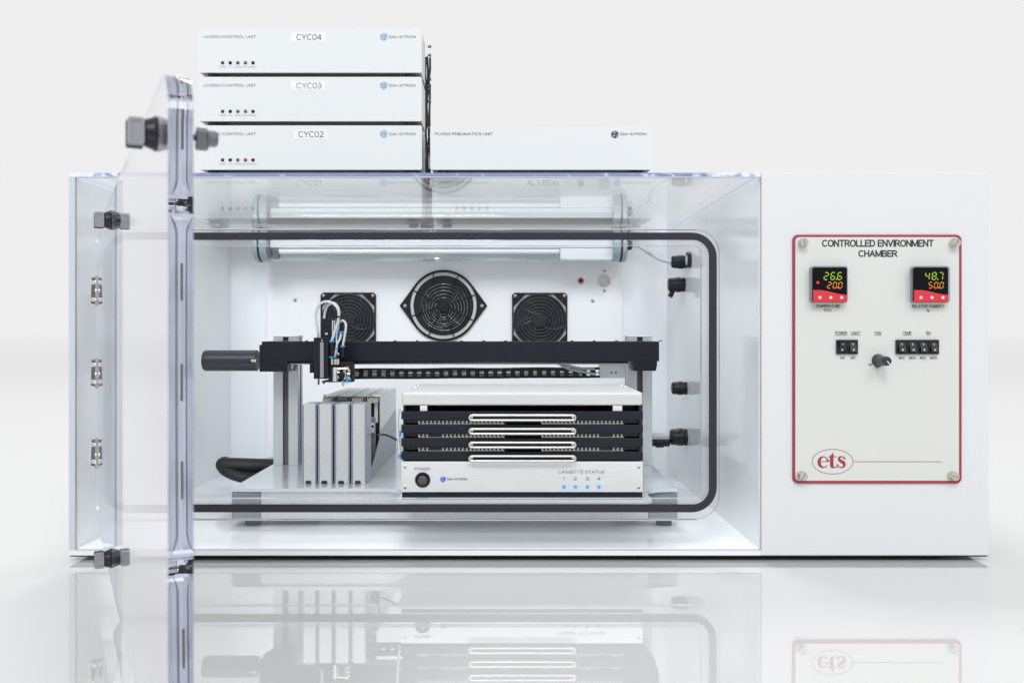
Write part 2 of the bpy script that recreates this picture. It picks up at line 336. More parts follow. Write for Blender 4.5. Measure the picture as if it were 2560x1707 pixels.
def tag(o, label=None, cat=None, group=None, kind=None):
    for k, v in (('label', label), ('category', cat), ('group', group), ('kind', kind)):
        if v: o[k] = v
    return o
def split_poly(poly, p, q):
    (px, py), (qx, qy) = p, q; A, B = [], []
    sd = lambda v: (qx-px)*(v[1]-py)-(qy-py)*(v[0]-px)
    for i in range(len(poly)):
        a, b = poly[i], poly[(i+1) % len(poly)]; sa, sb = sd(a), sd(b)
        if sa >= 0: A.append(a)
        if sa <= 0: B.append(a)
        if sa*sb < 0:
            t = sa/(sa-sb); c = (a[0]+(b[0]-a[0])*t, a[1]+(b[1]-a[1])*t); A.append(c); B.append(c)
    return [r for r in (A, B) if len(r) > 2]
def net_mark(mb, cx, cy, r, d, mi=0):
    ps = [[(math.sin(math.radians(60*i)), math.cos(math.radians(60*i))) for i in range(6)]]
    for p, q in (((-1, .42), (1, .6)), ((-1, -.12), (1, -.5)), ((-.45, -1), (.12, 1)), ((.05, 1), (-1, .2)), ((-.2, .6), (1, -.4)), ((.2, -1), (1, .1))):
        ps = [r2 for a in ps for r2 in split_poly(a, p, q)]
    for a in ps:
        ar = abs(sum(a[i][0]*a[(i+1) % len(a)][1]-a[(i+1) % len(a)][0]*a[i][1] for i in range(len(a)))/2)
        if ar < 0.035: continue
        gx = sum(v[0] for v in a)/len(a); gy = sum(v[1] for v in a)/len(a); k = max(0.5, 1-0.085/math.sqrt(ar))
        mb.add([(X(cx+(gx+(v[0]-gx)*k)*r, d), d, Z(cy-(gy+(v[1]-gy)*k)*r, d)) for v in a], [list(range(len(a)))], mi)
    return mb
def screw(c, r, ax=(0, -1, 0), h=3, name='screw', parent=None, mat='steel', slot=True):
    mb = MB(); c = Vector(c); ax = Vector(ax).normalized()
    mb.lathe([(0, r), (h*0.55, r), (h*0.9, r*0.75), (h, r*0.45), (h, 0)], c, ax, 16)
    if slot:
        t = c+ax*(h+0.1)
        sd = Vector((1, 0, 0)) if abs(ax.x) < 0.5 else Vector((0, 1, 0)); up = ax.cross(sd).normalized(); sd = up.cross(ax)
        q = random.uniform(0, 1.5); e1 = sd*math.cos(q)+up*math.sin(q); e2 = -sd*math.sin(q)+up*math.cos(q)
        for a, b in ((e1, e2), (e2, e1)):
            mb.add([t+a*r*.45+b*r*.1, t-a*r*.45+b*r*.1, t-a*r*.45-b*r*.1, t+a*r*.45-b*r*.1], [[0, 1, 2, 3]], 1)
    return mb.build(name, [mat, 'slot'], parent)

# ------------------------------------------------------------------ floor
def floor_mat():
    m, n, l = nodes('white_gloss_studio_floor'); b = n['Principled BSDF']
    b.inputs['Base Color'].default_value = (0.565, 0.565, 0.565, 1); b.inputs['Roughness'].default_value = 0.9; b.inputs['Specular IOR Level'].default_value = 0
    b.inputs['Coat Weight'].default_value = 1.0; b.inputs['Coat IOR'].default_value = 2.9; b.inputs['Coat Roughness'].default_value = 0.0
    return m
M['floor'] = floor_mat()
fl = MB().add([(-2e5, -8e3, 0), (2e5, -8e3, 0), (2e5, 4e5, 0), (-2e5, 4e5, 0)], [[0, 1, 2, 3]]).build('floor', 'floor')
tag(fl, 'seamless glossy white studio floor', kind='structure')

# ------------------------------------------------------------------ chamber
ch = thing('environmental_chamber', 'wide white and clear acrylic climate chamber, front door open, red-bordered control plate at right', 'test chamber', (0, 600, 0))
XL, XR, XE = X(172), X(1903), X(2472)
ZT, ZTi, ZB, ZBi = Z(432), Z(443), Z(1388), Z(1374)
DB = 1317
MB().box(XL, XR, 0, DB+16, ZB, ZBi, 0.8).build('base_slab', 'lip', ch)
MB().box(XL+50, XE-50, 160, DB-40, 0.2, ZB-3.5, 1).box(XL+2, XE-2, 2.5, DB+10, ZB-3.2, ZB-0.3).build('plinth', 'black', ch)  # added black plinth and underside sheet, to deepen the shadow under the box
MB().box(XL+16.5, XR-4, 9, DB-0.5, ZBi+0.1, ZBi+2.5, 0.3).build('chamber_floor', 'inner', ch)
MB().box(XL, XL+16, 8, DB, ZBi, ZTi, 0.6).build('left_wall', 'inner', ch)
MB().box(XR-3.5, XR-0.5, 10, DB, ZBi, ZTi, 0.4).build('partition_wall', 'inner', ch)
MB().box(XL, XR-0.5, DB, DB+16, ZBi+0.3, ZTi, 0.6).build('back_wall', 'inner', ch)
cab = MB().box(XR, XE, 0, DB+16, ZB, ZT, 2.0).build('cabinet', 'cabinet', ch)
# lid: clear sheet with a blue front edge
mb = MB(); zt0 = ZTi+0.3
mb.add([(XL, 2, zt0), (XR-1, 2, zt0), (XR-1, DB+16, zt0), (XL, DB+16, zt0), (XL, 2, ZT), (XR-1, 2, ZT), (XR-1, DB+16, ZT), (XL, DB+16, ZT)],
       [[3, 2, 1, 0], [4, 5, 6, 7]], 0)
mb.add([(XL, 2, zt0), (XR-1, 2, zt0), (XR-1, DB+16, zt0), (XL, DB+16, zt0), (XL, 2, ZT), (XR-1, 2, ZT), (XR-1, DB+16, ZT), (XL, DB+16, ZT)],
       [[0, 1, 5, 4], [1, 2, 6, 5], [2, 3, 7, 6], [3, 0, 4, 7]], 1)
mb.build('lid', ['clear_top', 'edge'], ch)
MB().box(XL+0.4, XR-1.4, 0.5, 1.8, ZTi-1.2, ZTi+1.2).build('lid_bead', 'edge_w', ch)
# left front edge strip
MB().box(XL, XL+16, -0.6, 7.4, ZBi, ZTi-1.4, 0.5).build('corner_post', 'edge_w', ch)
# front panel with door opening
fp = MB().ring(rr(XL+17, XR-1, ZBi+0.5, ZTi-1.4, 0.01, -2), rrpx(322, 1753, 615, 1245, 16, -2), (0, 10, 0), 0, 1).build('front_panel', ['clear', 'edge_w'], ch)
fr = MB().ring(rrpx(250, 1799, 575, 1297, 58, -12.5), rrpx(321, 1754, 614.5, 1245.5, 17, -12.5), (0, 10, 0), 0, 1).build('door_frame', ['clear', 'edge_w'], ch)
MB().ring(rrpx(281, 1792, 581.5, 1280, 62, -19), rrpx(301, 1773.5, 599.5, 1261, 40, -19), (0, 6.2, 0)).build('gasket', 'gasket', fr)
for (a, b, c_, e) in ((250, 1799, 573.2, 575.4), (250, 1799, 1296.4, 1298.2)):
    MB().box(X(a)+58, X(b)-58, -14, -3, Z(e), Z(c_), 0.4).build('frame_bead', 'edge_w', fr)

# door: opened towards the camera on its left-hand hinges
DW, lat = 1585.0, 695.0
fwd = math.sqrt(DW*DW-lat*lat); hx, hy = X(248), -14.0
du = Vector((lat/DW, -fwd/DW, 0)); dn = Vector((fwd/DW, lat/DW, 0))   # along the door, and its normal towards the right
def DP(t, out, z): return Vector((hx, hy, z))+du*t+dn*out
zd0, zd1 = Z(1297), Z(575); DT = 23.0
prof = rr(0, DW, zd0, zd1, 50, 0, 10)
mb = MB().prism([DP(p.x, 0, p.z) for p in prof], dn*DT)
door = mb.build('door', 'door', ch)
LF = 0.84
def latch(t, z):
    c = DP(t, 0, z); mb = MB()
    mb.lathe([(0, 21), (3, 22), (5, 20), (14, 17), (16, 15), (16, 0)], c-dn*0.2, -dn, 26, 0)
    mb.lathe([(0, 9), (5, 9), (5, 0)], c-dn*16, -dn, 18, 0)
    o = mb.shrink(c, LF).build('latch', 'black', door)
    # lever: flat square paddle standing out from the boss
    rot = Matrix((( -dn.x, du.x, 0, 0), (-dn.y, du.y, 0, 0), (0, 0, 1, 0), (0, 0, 0, 1)))
    T = Matrix.Translation(c)
    l = MB().box(16, 36, -15, -4, -18, 16, 2.0, mat=T@rot)
    l.shrink(c, LF).build('latch_lever', 'black', o)
    f = MB().ring([T@rot@Vector((p.x, 0, p.z)) for p in rr(16.5, 35.0, -16.5, 15.0, 2.5, 0, 4)], [T@rot@Vector((p.x, 0, p.z)) for p in rr(20, 31.5, -12, 11, 3, 0, 4)], du*17.5)
    f.prism([T@rot@Vector((p.x, 15.2, p.z)) for p in rr(19.8, 31.7, -12.2, 11.2, 3, 0, 4)], du*0.8)
    f.shrink(c, LF).build('latch_face', 'latch_grey', o)
    i = MB(); c2 = c+dn*(DT+0.2)
    i.lathe([(0, 13.5), (8, 13.5), (8, 0)], c2, dn, 6, 0, False); i.lathe([(8, 4), (24, 4)], c2, dn, 14, 0)
    i.shrink(c2, LF).build('latch_nut', 'black', o)
    k = MB(); rot2 = Matrix(((dn.x, du.x, 0, 0), (dn.y, du.y, 0, 0), (0, 0, 1, 0), (0, 0, 0, 1)))
    k.box(16, 30, -7, 7, -14, 9, 2, mat=Matrix.Translation(c2)@rot2)
    k.lathe([(29, 10), (38, 10), (41, 7), (41, 0)], c2, dn, 8, 0, False); k.lathe([(17, 0), (17, 8), (28, 8), (28, 0)], c2+Vector((0, 0, 5)), dn, 16)
    k.shrink(c2, LF+.06).build('latch_cam', 'gunmetal', o)
for t in (1490, 662):
    latch(t, Z(828)+204); latch(t, Z(828)-417)
def hinge(y):
    z = Z(y); o = MB().cyl((hx+1, hy-4, z-38), (hx+1, hy-4, z+38), 3.4, seg=14).build('hinge', 'steel', ch)
    a = MB(); a.prism([(hx-14, -15.6, z-31), (hx-1, -15.6, z-34), (hx-1, -15.6, z+34), (hx-12, -15.6, z+33)], (0, 2.6, 0))
    a.build('hinge_leaf', 'hinge', o)
    pl = [(3, -34), (30, -34), (44, -24), (44, 24), (30, 34), (3, 34)]
    MB().prism([DP(p[0], -0.4, z+p[1]) for p in pl], -dn*2.4).build('hinge_leaf', 'steel', o)
    for dz in (-21, 21): screw((hx-7.5, -15.8, z+dz), 5.2, (0, -1, 0), 3, 'screw', o, 'chrome')
    for t, dz in ((12, -22), (12, 22), (34, 0)): screw(DP(t, -2.9, z+dz), 5, -dn, 3, 'screw', o, 'chrome')
for y in (728, 932, 1130): hinge(y)

# equipment panel on the back wall
DP1 = 1290; k1 = K(DP1)
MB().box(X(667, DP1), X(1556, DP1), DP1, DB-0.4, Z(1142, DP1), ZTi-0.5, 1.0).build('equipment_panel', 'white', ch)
def pscrew(x, y, r, parent=ch, d=DP1, mat='steel'): return screw((X(x, d), d-0.2, Z(y, d)), r*K(d), (0, -1, 0), 4, 'screw', parent, mat)
for x, y in ((738, 750), (1482, 752), (1511, 677), (1511, 726)): pscrew(x, y, 4.2)
MB().lathe([(0, 23), (5, 23), (6, 20), (6, 15), (4, 14), (4, 0)], (X(1511, DP1), DP1-0.2, Z(702, DP1)), (0, -1, 0), 32).build('push_button', pbr('button_steel', (0.55, 0.52, 0.52), 0.3, metal=0.5), ch)
pi = MB().lathe([(0, 14), (3, 13), (4, 10), (4, 0)], (X(1452, DP1), DP1-0.2, Z(702, DP1)), (0, -1, 0), 28).build('indicator_light', pbr('pale_bezel', (0.55, 0.5, 0.53), 0.3), ch)
MB().lathe([(0, 9), (4, 8), (7, 4), (7.6, 0)], (X(1452, DP1), DP1-4.3, Z(702, DP1)), (0, -1, 0), 24).build('indicator_lens', 'led_red', pi)
# slot in the panel behind the tray unit
MB().prism([(X(1262, DP1), DP1-1.2, Z(972, DP1)), (X(1352, DP1), DP1-1.2, Z(972, DP1)), (X(1347, DP1), DP1-1.2, Z(962, DP1)), (X(1344, DP1), DP1-1.2, Z(960.5, DP1)), (X(1267, DP1), DP1-1.2, Z(960.5, DP1)), (X(1264, DP1), DP1-1.2, Z(962, DP1))], (0, 1, 0)).build('vent_slot', 'fanblack', ch)

def circ(cx, cz, r, y, n, a0=0): return [Vector((cx+math.cos(a0+2*math.pi*i/n)*r, y, cz+math.sin(a0+2*math.pi*i/n)*r)) for i in range(n)]
def round_fan():
    cx, cz, u = X(1109, DP1), Z(764, DP1), k1; d = DP1-1; n = 72
    outer = []
    for i in range(n):
        a = 2*math.pi*i/n; e = 104.5*u; R = 89*u
        # hull of a circle and the two ear tips: support distance along the ray
        c, s_ = abs(math.cos(a)), abs(math.sin(a))
        tip = math.acos(R/(e*1.0+0.1)) if R < e else 0
        th = math.acos(min(1, max(0, R/(104.5*u*1.06))))
        ang = math.acos(c)
        rad = R if ang > th else R/math.cos(th-ang)
        outer.append(Vector((cx+math.cos(a)*rad*0.985, d-9, cz+math.sin(a)*rad)))
    f = MB().ring(outer, circ(cx, cz, 83*u, d-9, n), (0, 8, 0)).build('round_fan', 'grille', ch)
    MB().ring(circ(cx, cz, 82.6*u, d-4, n), circ(cx, cz, 75*u, d-4, n), (0, 3.4, 0)).build('fan_rim', 'mount', f)
    MB().prism(circ(cx, cz, 75.5*u, d-1.5, 48), (0, 1.2, 0)).build('fan_well', 'fanblack', f)
    g = MB(); hub = Vector((cx+1*u, d-16, cz+1*u))
    for i in range(7): g.torus((cx, d-12, cz), (24+8.2*i)*u, 0.8*u, seg=56, rs=6)
    g2 = MB()
    for i in range(8): g2.torus((cx+(-1+i*0.4)*u, d-8, cz-(15-1.6*i)*u), (9+7.0*i)*u, 0.85*u, seg=48, rs=6)
    for i in range(4):
        a = math.radians(45+90*i+3); g2.tubep([(cx+math.cos(a)*8*u, d-6, cz-15*u+math.sin(a)*8*u), (cx+math.cos(a)*58*u, d-6, cz-10*u+math.sin(a)*58*u)], 0.9*u, 6, sub=1)
    g2.build('rear_guard', 'wire', f)
    for i in range(8):
        a = math.radians(22.5+45*i-4)
        g.tubep([hub, (cx+math.cos(a)*82*u, d-7, cz+math.sin(a)*82*u)], 1.5*u, 6, sub=1)
    g.build('fan_grille', 'grille', f)
    MB().cyl((cx, d-19, cz), (cx, d-11, cz), 16*u, bev=2).build('fan_hub', 'grille', f)
    b = MB()
    for i in range(5):
        a0 = 2*math.pi*i/5
        pin = [(cx+math.cos(a0+s_)*r*u, d-2.2-0.7*j, cz+math.sin(a0+s_)*r*u) for j, (r, s_) in enumerate(((18, 0), (72, 0.5), (72, 1.0), (18, 0.6)))]
        b.add(pin, [[0, 1, 2, 3]])
    b.build('fan_blades', 'fanblack', f)
    for sx in (-1, 1): screw((cx+sx*96*u, d-9.2, cz-0.5*u), 4.6*u, (0, -1, 0), 4, 'screw', f, 'nickel')
round_fan()
def square_fan(xc, yc):
    u = k1; cx, cz, d = X(xc, DP1), Z(yc, DP1), DP1-1; h = 69*u
    def octo(q, c):
        return [Vector((cx+a, d-9, cz+b)) for a, b in ((q, q-c), (q-c, q), (-(q-c), q), (-q, q-c), (-q, -(q-c)), (-(q-c), -q), (q-c, -q), (q, -(q-c)))]
    def oct_fine(q, c, m=6):
        o = octo(q, c); r = []
        for i in range(8):
            for j in range(m): r.append(o[i].lerp(o[(i+1) % 8], j/m))
        return r
    # match point counts: outer rounded square sampled the same way
    f = MB().ring(oct_fine(h, 6*u), oct_fine(65*u, 30*u), (0, 8, 0)).build('square_fan', 'grille', ch)
    MB().prism([Vector((cx+a*66*u, d-1, cz+b*66*u)) for a, b in ((-1, -1), (1, -1), (1, 1), (-1, 1))], (0, 0.8, 0)).build('fan_rim', 'mount', f)
    MB().prism(circ(cx, cz, 66.0*u, d-2.5, 48), (0, 1.2, 0)).build('fan_well', 'fanblack', f)
    g = MB()
    for i in range(6): g.torus((cx, d-11, cz), (24+8.2*i)*u, 1.7*u, seg=48, rs=6)
    g.torus((cx, d-8, cz), 66.2*u, 1.2*u, seg=48, rs=6)
    for i in range(5):
        a = 2*math.pi*i/5+0.3; pts = []
        for j in range(6):
            r = 17+j*9.8; aa = a+0.55*j/5*1.4
            pts.append((cx+math.cos(aa)*r*u, d-12, cz+math.sin(aa)*r*u))
        g.tubep(pts, 1.6*u, 6, sub=2)
    g.build('fan_grille', 'ringgrey', f)
    MB().cyl((cx, d-14, cz), (cx, d-8, cz), 19*u, bev=2).build('fan_hub', 'fanblack', f)
    b = MB()
    for i in range(7):
        a0 = 2*math.pi*i/7
        b.add([(cx+math.cos(a0+s_)*r*u, d-4-1.5*j, cz+math.sin(a0+s_)*r*u) for j, (r, s_) in enumerate(((18, 0), (62, 0.35), (62, 0.75), (18, 0.55)))], [[0, 1, 2, 3]])
    b.build('fan_blades', 'fanblack', f)
    for sx in (-1, 1):
        for sz in (-1, 1): screw((cx+sx*61.5*u, d-9.2, cz+sz*61.5*u), 4*u, (0, -1, 0), 4, 'screw', f, 'nickel')
square_fan(871.5, 800.5); square_fan(1349, 801)

# cable glands on the partition wall
XW = XR-3.7
def gland(y, d, L=56, r=24, cable=None):
    z = Z(y, d); mb = MB()
    mb.lathe([(0, r*1.02), (10, r*1.02), (10, 0)], (XW, d, z), (-1, 0, 0), 6, 0, False)
    mb.lathe([(10, r*.85), (13, r*.85), (13, r), (30, r), (30, r*.93), (L-6, r*.9), (L-2, r*.8), (L, r*.62), (L, 0)], (XW, d, z), (-1, 0, 0), 12, 0, True)
    return mb.build('cable_gland', 'black', ch)
gland(655, 922, 54, 24); gland(712, 965, 58, 27); gland(970, 930, 52, 24); gland(1092, 929, 58, 31)
mb = MB().lathe([(0, 27), (11, 27), (13, 25), (13, 18), (5, 18)], (XW, 862, Z(650, 862)), (-1, 0, 0), 32)
sp = mb.build('sensor_port', 'black', ch)
MB().cyl((XW-12, 862, Z(650, 862)), (XW-13.2, 862, Z(650, 862)), 17.5).build('sensor_disc', pbr('pale_blue_disc', (0.70, 0.80, 0.88), 0.4), sp)
kb = MB().tubep([(XW-40, 965, Z(722, 965)), (XW-46, 965, Z(735, 965)), (XW-52, 965, Z(742, 965))], 9, 10).build('gland_clip', 'black', ch)

# ------------------------------------------------------------------ control plate on the cabinet
cp = MB().prism(rrpx(1982, 2404, 587, 1208, 14, -5), (0, 4.7, 0)).build('control_plate', 'redborder', ch)
MB().prism(rrpx(1988.5, 2397.5, 593, 1201, 10, -5.5), (0, 0.7, 0)).build('plate_face', 'ivory', cp)
DF = -5.9
def cptext(body, x0, x1, y0, y1, th=0.9, mat='ink'):
    return MB().text(body, x0, x1, y0, y1, DF, th).build('lettering', mat, cp)
cptext('CONTROLLED ENVIRONMENT', 2055, 2334.5, 599.5, 617.2, 3.3); cptext('CHAMBER', 2146, 2243, 625.5, 642.5, 3.3)
cptext('TEMPERATURE', 2038, 2100, 761.5, 769, 1.15); cptext('°F/°C', 2058.5, 2079.5, 772.5, 780, 1.2)
cptext('RELATIVE HUMIDITY', 2280, 2361, 761.8, 769.3, 1.1); cptext('%', 2317, 2324, 773, 780.5, 1.0)
for t, a, b in (('POWER', 2088, 2118), ('LIGHT', 2127.5, 2151), ('FAN', 2187, 2202.5), ('TEMP', 2257, 2279), ('RH', 2315.5, 2326.5)):
    cptext(t, a, b, 828.5, 836, 1.1); MB().quadpx(a-0.3, b+0.3, 837.3, 838.5, DF).build('underline', 'ink', cp)
for t, x in (('OFF', 2106), ('OFF', 2132.3), ('INCR', 2254), ('DECR', 2281), ('INCR', 2307), ('DECR', 2333.5)):
    hw = 6 if t == 'OFF' else (7.2 if t == 'INCR' else 8.5); cptext(t, x-hw, x+hw, 892, 897.7, 0.95)
cptext('ON', 2170.5, 2179.5, 909, 914, 0.95); cptext('OFF', 2188, 2199.5, 915, 920, 0.95)
# emblem: oval, three serif letters and a rule
mb = MB(); cx, cy_ = 2081.5, 1153.5
for i in range(48):
    a0, a1 = 2*math.pi*i/48, 2*math.pi*(i+1)/48
    mb.add([(X(cx+math.cos(a)*(51.8-w_), DF), DF, Z(cy_-math.sin(a)*(31.6-w_), DF)) for a, w_ in ((a0, 0), (a1, 0), (a1, 1.4), (a0, 1.4))], [[0, 1, 2, 3]])
mb.quadpx(2133, 2354, 1153, 1154.4, DF)
mb.build('emblem_outline', 'redborder', cp)
def stroke(mb, pts):
    # pts: (x, y, half width) in plate pixels; a strip of quads
    L, R = [], []
    for i, (x, y, h) in enumerate(pts):
        a = pts[max(0, i-1)]; b = pts[min(len(pts)-1, i+1)]; dx, dy = b[0]-a[0], b[1]-a[1]; q = math.hypot(dx, dy) or 1
        L.append((x-dy/q*h, y+dx/q*h)); R.append((x+dy/q*h, y-dx/q*h))
    for i in range(len(pts)-1):
        mb.add([(X(p[0], DF), DF, Z(p[1], DF)) for p in (L[i], L[i+1], R[i+1], R[i])], [[0, 1, 2, 3]])
def poly2(mb, ps): mb.add([(X(a, DF), DF-0.05, Z(b, DF)) for a, b in ps], [list(range(len(ps)))])
def ell(cx, cy, rx, ry, a0, a1, wf, n=22):
    return [(cx+math.cos(math.radians(a0+(a1-a0)*i/n))*rx, cy-math.sin(math.radians(a0+(a1-a0)*i/n))*ry, wf(a0+(a1-a0)*i/n)) for i in range(n+1)]
mb = MB()
stroke(mb, ell(2058.8, 1154.5, 11.0, 13.4, 2, 322, lambda a: 1.3+2.9*max(0, math.cos(math.radians(a-186)))**1.1 + (2.0 if a < 30 else 0)))
poly2(mb, [(2050, 1152.4), (2072.6, 1152.4), (2072.6, 1154.2), (2050, 1154.2)])
poly2(mb, [(2083.8, 1130), (2083.8, 1162), (2084.5, 1166), (2087, 1167.3), (2091, 1165.5), (2091, 1168), (2085, 1170), (2079, 1169.5), (2075.5, 1166), (2074.8, 1160), (2074.8, 1142.7), (2070.8, 1142.7), (2070.8, 1141.3), (2076, 1139), (2080, 1134)])
poly2(mb, [(2083.8, 1139.8), (2091, 1139.8), (2091, 1142.4), (2083.8, 1142.4)])
stroke(mb, [(2111.5, 1147.5, 1.0), (2108, 1142.2, 1.4), (2103.5, 1140.8, 1.6), (2098.8, 1142.5, 2.6), (2097.3, 1146.5, 3.4), (2100, 1150.8, 4.0), (2105, 1153.8, 4.2), (2109.8, 1157, 4.2), (2111.3, 1161.5, 3.6), (2108.8, 1166.5, 2.4), (2103.5, 1168.8, 1.5), (2097.5, 1166.5, 1.3), (2093.5, 1160.5, 1.0)])
poly2(mb, [(2111.8, 1139.5), (2113.2, 1139.5), (2113.2, 1149), (2111.4, 1149)]); poly2(mb, [(2091.8, 1159.5), (2093.8, 1159.5), (2093.8, 1169.6), (2091.8, 1169.6)])
mb.build('emblem_lettering', 'redborder', cp)
# captive thumb screws
for x, y, q in ((2005, 608, 90), (2383, 608, 60), (2002.5, 1188, 60), (2379.5, 1188, 168)):
    c = Vector((X(x, -6), -5.6, Z(y, -6)))
    t = MB().lathe([(0, 11.4), (9, 11.4), (10, 10.4), (20, 10.2), (21, 9.2), (21, 0)], c, (0, -1, 0), 32).build('thumb_screw', 'nickel', ch)
    a = math.radians(q); e1 = Vector((math.cos(a), 0, math.sin(a))); e2 = Vector((-math.sin(a), 0, math.cos(a))); p = c+Vector((0, -21.3, 0))
    MB().add([p+e1*9+e2*0.8, p-e1*9+e2*0.8, p-e1*9-e2*0.8, p+e1*9-e2*0.8], [[0, 1, 2, 3]]).build('screw_slot', 'slot', t)
# digital controllers
SEG = {'0': 'abcdef', '1': 'bc', '2': 'abged', '3': 'abgcd', '4': 'fgbc', '5': 'afgcd', '6': 'afgedc', '7': 'abc', '8': 'abcdefg'}
def digits(mb, txt, x1, y0, w_, h, gap, d, sh=2.0):
    th = h*0.062; x = x1
    for chx in reversed(txt):
        if chx == '.':
            mb.boxpx(x+gap*0.55-1.4, x+gap*0.55+1.4, y0+h-2.4, y0+h+.4, d-0.2, d); continue
        x0 = x-w_
        sk = lambda px, py: (px+sh*(1-(py-y0)/h)-sh/2, py)
        P = {'a': ((x0, y0), (x, y0)), 'g': ((x0, y0+h/2), (x, y0+h/2)), 'd': ((x0, y0+h), (x, y0+h)), 'f': ((x0, y0), (x0, y0+h/2)), 'e': ((x0, y0+h/2), (x0, y0+h)), 'b': ((x, y0), (x, y0+h/2)), 'c': ((x, y0+h/2), (x, y0+h))}
        for sgm in SEG[chx]:
            (ax, ay), (bx, by) = P[sgm]; hor = ay == by
            if hor: q = [(ax+1, ay), (ax+1+th, ay-th), (bx-1-th, ay-th), (bx-1, ay), (bx-1-th, ay+th), (ax+1+th, ay+th)]
            else: q = [(ax, ay+.8), (ax+th, ay+.8+th), (ax+th, by-.8-th), (ax, by-.8), (ax-th, by-.8-th), (ax-th, ay+.8+th)]
            mb.add([(X(sk(*p)[0], d), d, Z(sk(*p)[1], d)) for p in q], [list(range(6))])
        x = x0-gap
def controller(x0, x1, top, bot, dot):
    fd = -30
    c = MB().prism(rr(X(x0, -6), X(x1-1.5, -6)-3, Z(757, -6), Z(666.5, -6), 6, -6.2, 6), (0, -19, 0)).build('digital_controller', 'greycase', ch)
    fx0, fx1 = x0+8.5, x1+0.5
    MB().prism(rrpx(fx0, fx1, 668.5, 755.5, 5, fd, 6), (0, 4.8, 0)).build('display', 'display', c)
    # red key strip with a wavy upper rim
    pts = [(fx0+1, 755), (fx1-6, 755), (fx1-2, 753.5), (fx1-0.5, 750)]
    for i in range(13):
        t = i/12; pts.append((fx1-0.5-(fx1-fx0-1.5)*t, 736.8-11.8*(0.5-0.5*math.cos(math.pi*min(1, t*1.12)))))
    MB().prism([(X(a, fd), fd-2.5, Z(b, fd)) for a, b in pts], (0, 2.4, 0)).build('key_strip', 'redkey', c)
    for t in (0.2, 0.515, 0.83): MB().lathe([(0, 4.3), (1.5, 4.2), (3, 2.8), (3.4, 0)], (X(fx0+(fx1-fx0)*t, fd), fd-2.6, Z(744, fd)), (0, -1, 0), 16).build('key', 'key', c)
    m1 = MB(); digits(m1, top, fx1-13.5, 681.5, 9.6, 17.5, 7.2, fd-0.3); m1.build('green_digits', 'seg_g', c)
    m2 = MB(); digits(m2, bot, fx1-12.5, 705.5, 8.2, 15, 5.6, fd-0.3); m2.build('orange_digits', 'seg_o', c)
    if dot: MB().cyl((X(fx0+13, fd), fd-0.1, Z(706.3, fd)), (X(fx0+13, fd), fd-0.6, Z(706.3, fd)), 3.4).build('warning_dot', 'red_dot', c)
    return c
controller(2023, 2117, '26.6', '20.0', True); controller(2275, 2370, '48.7', '50.0', False)
def rocker(x0, x1, tilt):
    y0, y1 = 849.3, 885.3; d = -12
    o = MB().ring(rrpx(x0, x1, y0, y1, 1.5, d, 4), rrpx(x0+4.5, x1-4.5, y0+5, y1-5, 1, d, 4), (0, 6.2, 0))
    o.prism(rrpx(x0+4.6, x1-4.6, y0+5.1, y1-5.1, 1, d+3, 4), (0, 3, 0)); o = o.build('rocker_switch', 'black', ch)
    a, b = X(x0+5.2, d), X(x1-5.2, d); zt, zb = Z(y0+6, d), Z(y1-6, d); zm = (zt+zb)/2
    dt, db = (d+1, d-9) if tilt > 0 else (d-9, d+1)
    poly = [(a, d+2.5, zb), (a, db, zb), (a, d-4, zm), (a, dt, zt), (a, d+2.5, zt)]
    MB().prism(poly, (b-a, 0, 0)).build('rocker', 'rocker', o)
    mk = MB(); xc = (a+b)/2
    def on(z, e): # point on the rocker slope
        if z > zm: t = (z-zm)/(zt-zm); return d-4+(dt-(d-4))*t-e
        t = (zm-z)/(zm-zb); return d-4+(db-(d-4))*t-e
    for z0, kind in ((zm+7, 'I'), (zm-7, 'O')):
        if kind == 'I': mk.add([(xc-.7, on(z0-2, .3), z0-2), (xc+.7, on(z0-2, .3), z0-2), (xc+.7, on(z0+2, .3), z0+2), (xc-.7, on(z0+2, .3), z0+2)], [[0, 1, 2, 3]])
        else:
            for i in range(12):
                q = []
                for aa, r in ((i, 2.1), (i+1, 2.1), (i+1, 1.2), (i, 1.2)):
                    an = 2*math.pi*aa/12; zz = z0+math.sin(an)*r; q.append((xc+math.cos(an)*r, on(zz, .3), zz))
                mk.add(q, [[0, 1, 2, 3]])
    mk.build('rocker_marks', 'whiteink', o)
rocker(2092, 2118.3, -1); rocker(2118.7, 2145, 1)
for i in range(4): rocker(2241+26.8*i, 2241+26.8*i+26.5, 1)
# fan speed knob
kc = Vector((X(2195, -6), -6, Z(901, -6)))
kn = MB().lathe([(0, 16), (4, 16), (6, 15)], kc, (0, -1, 0), 40)
prof_k = [(6, 14), (22, 13), (52, 11.5), (56, 10.5), (56, 0)]
kn.lathe(prof_k, kc, (0, -1, 0), 22, 0, False)
kn = kn.build('fan_knob', 'knob', ch)
p = kc+Vector((0, -56.3, 0)); e1 = Vector((0.66, 0, -0.75)); e2 = Vector((0.75, 0, 0.66))
MB().add([p+e1*9.8+e2*.9, p-e1*0.5+e2*.9, p-e1*0.5-e2*.9, p+e1*9.8-e2*.9], [[0, 1, 2, 3]]).build('pointer_line', 'whiteink', kn)

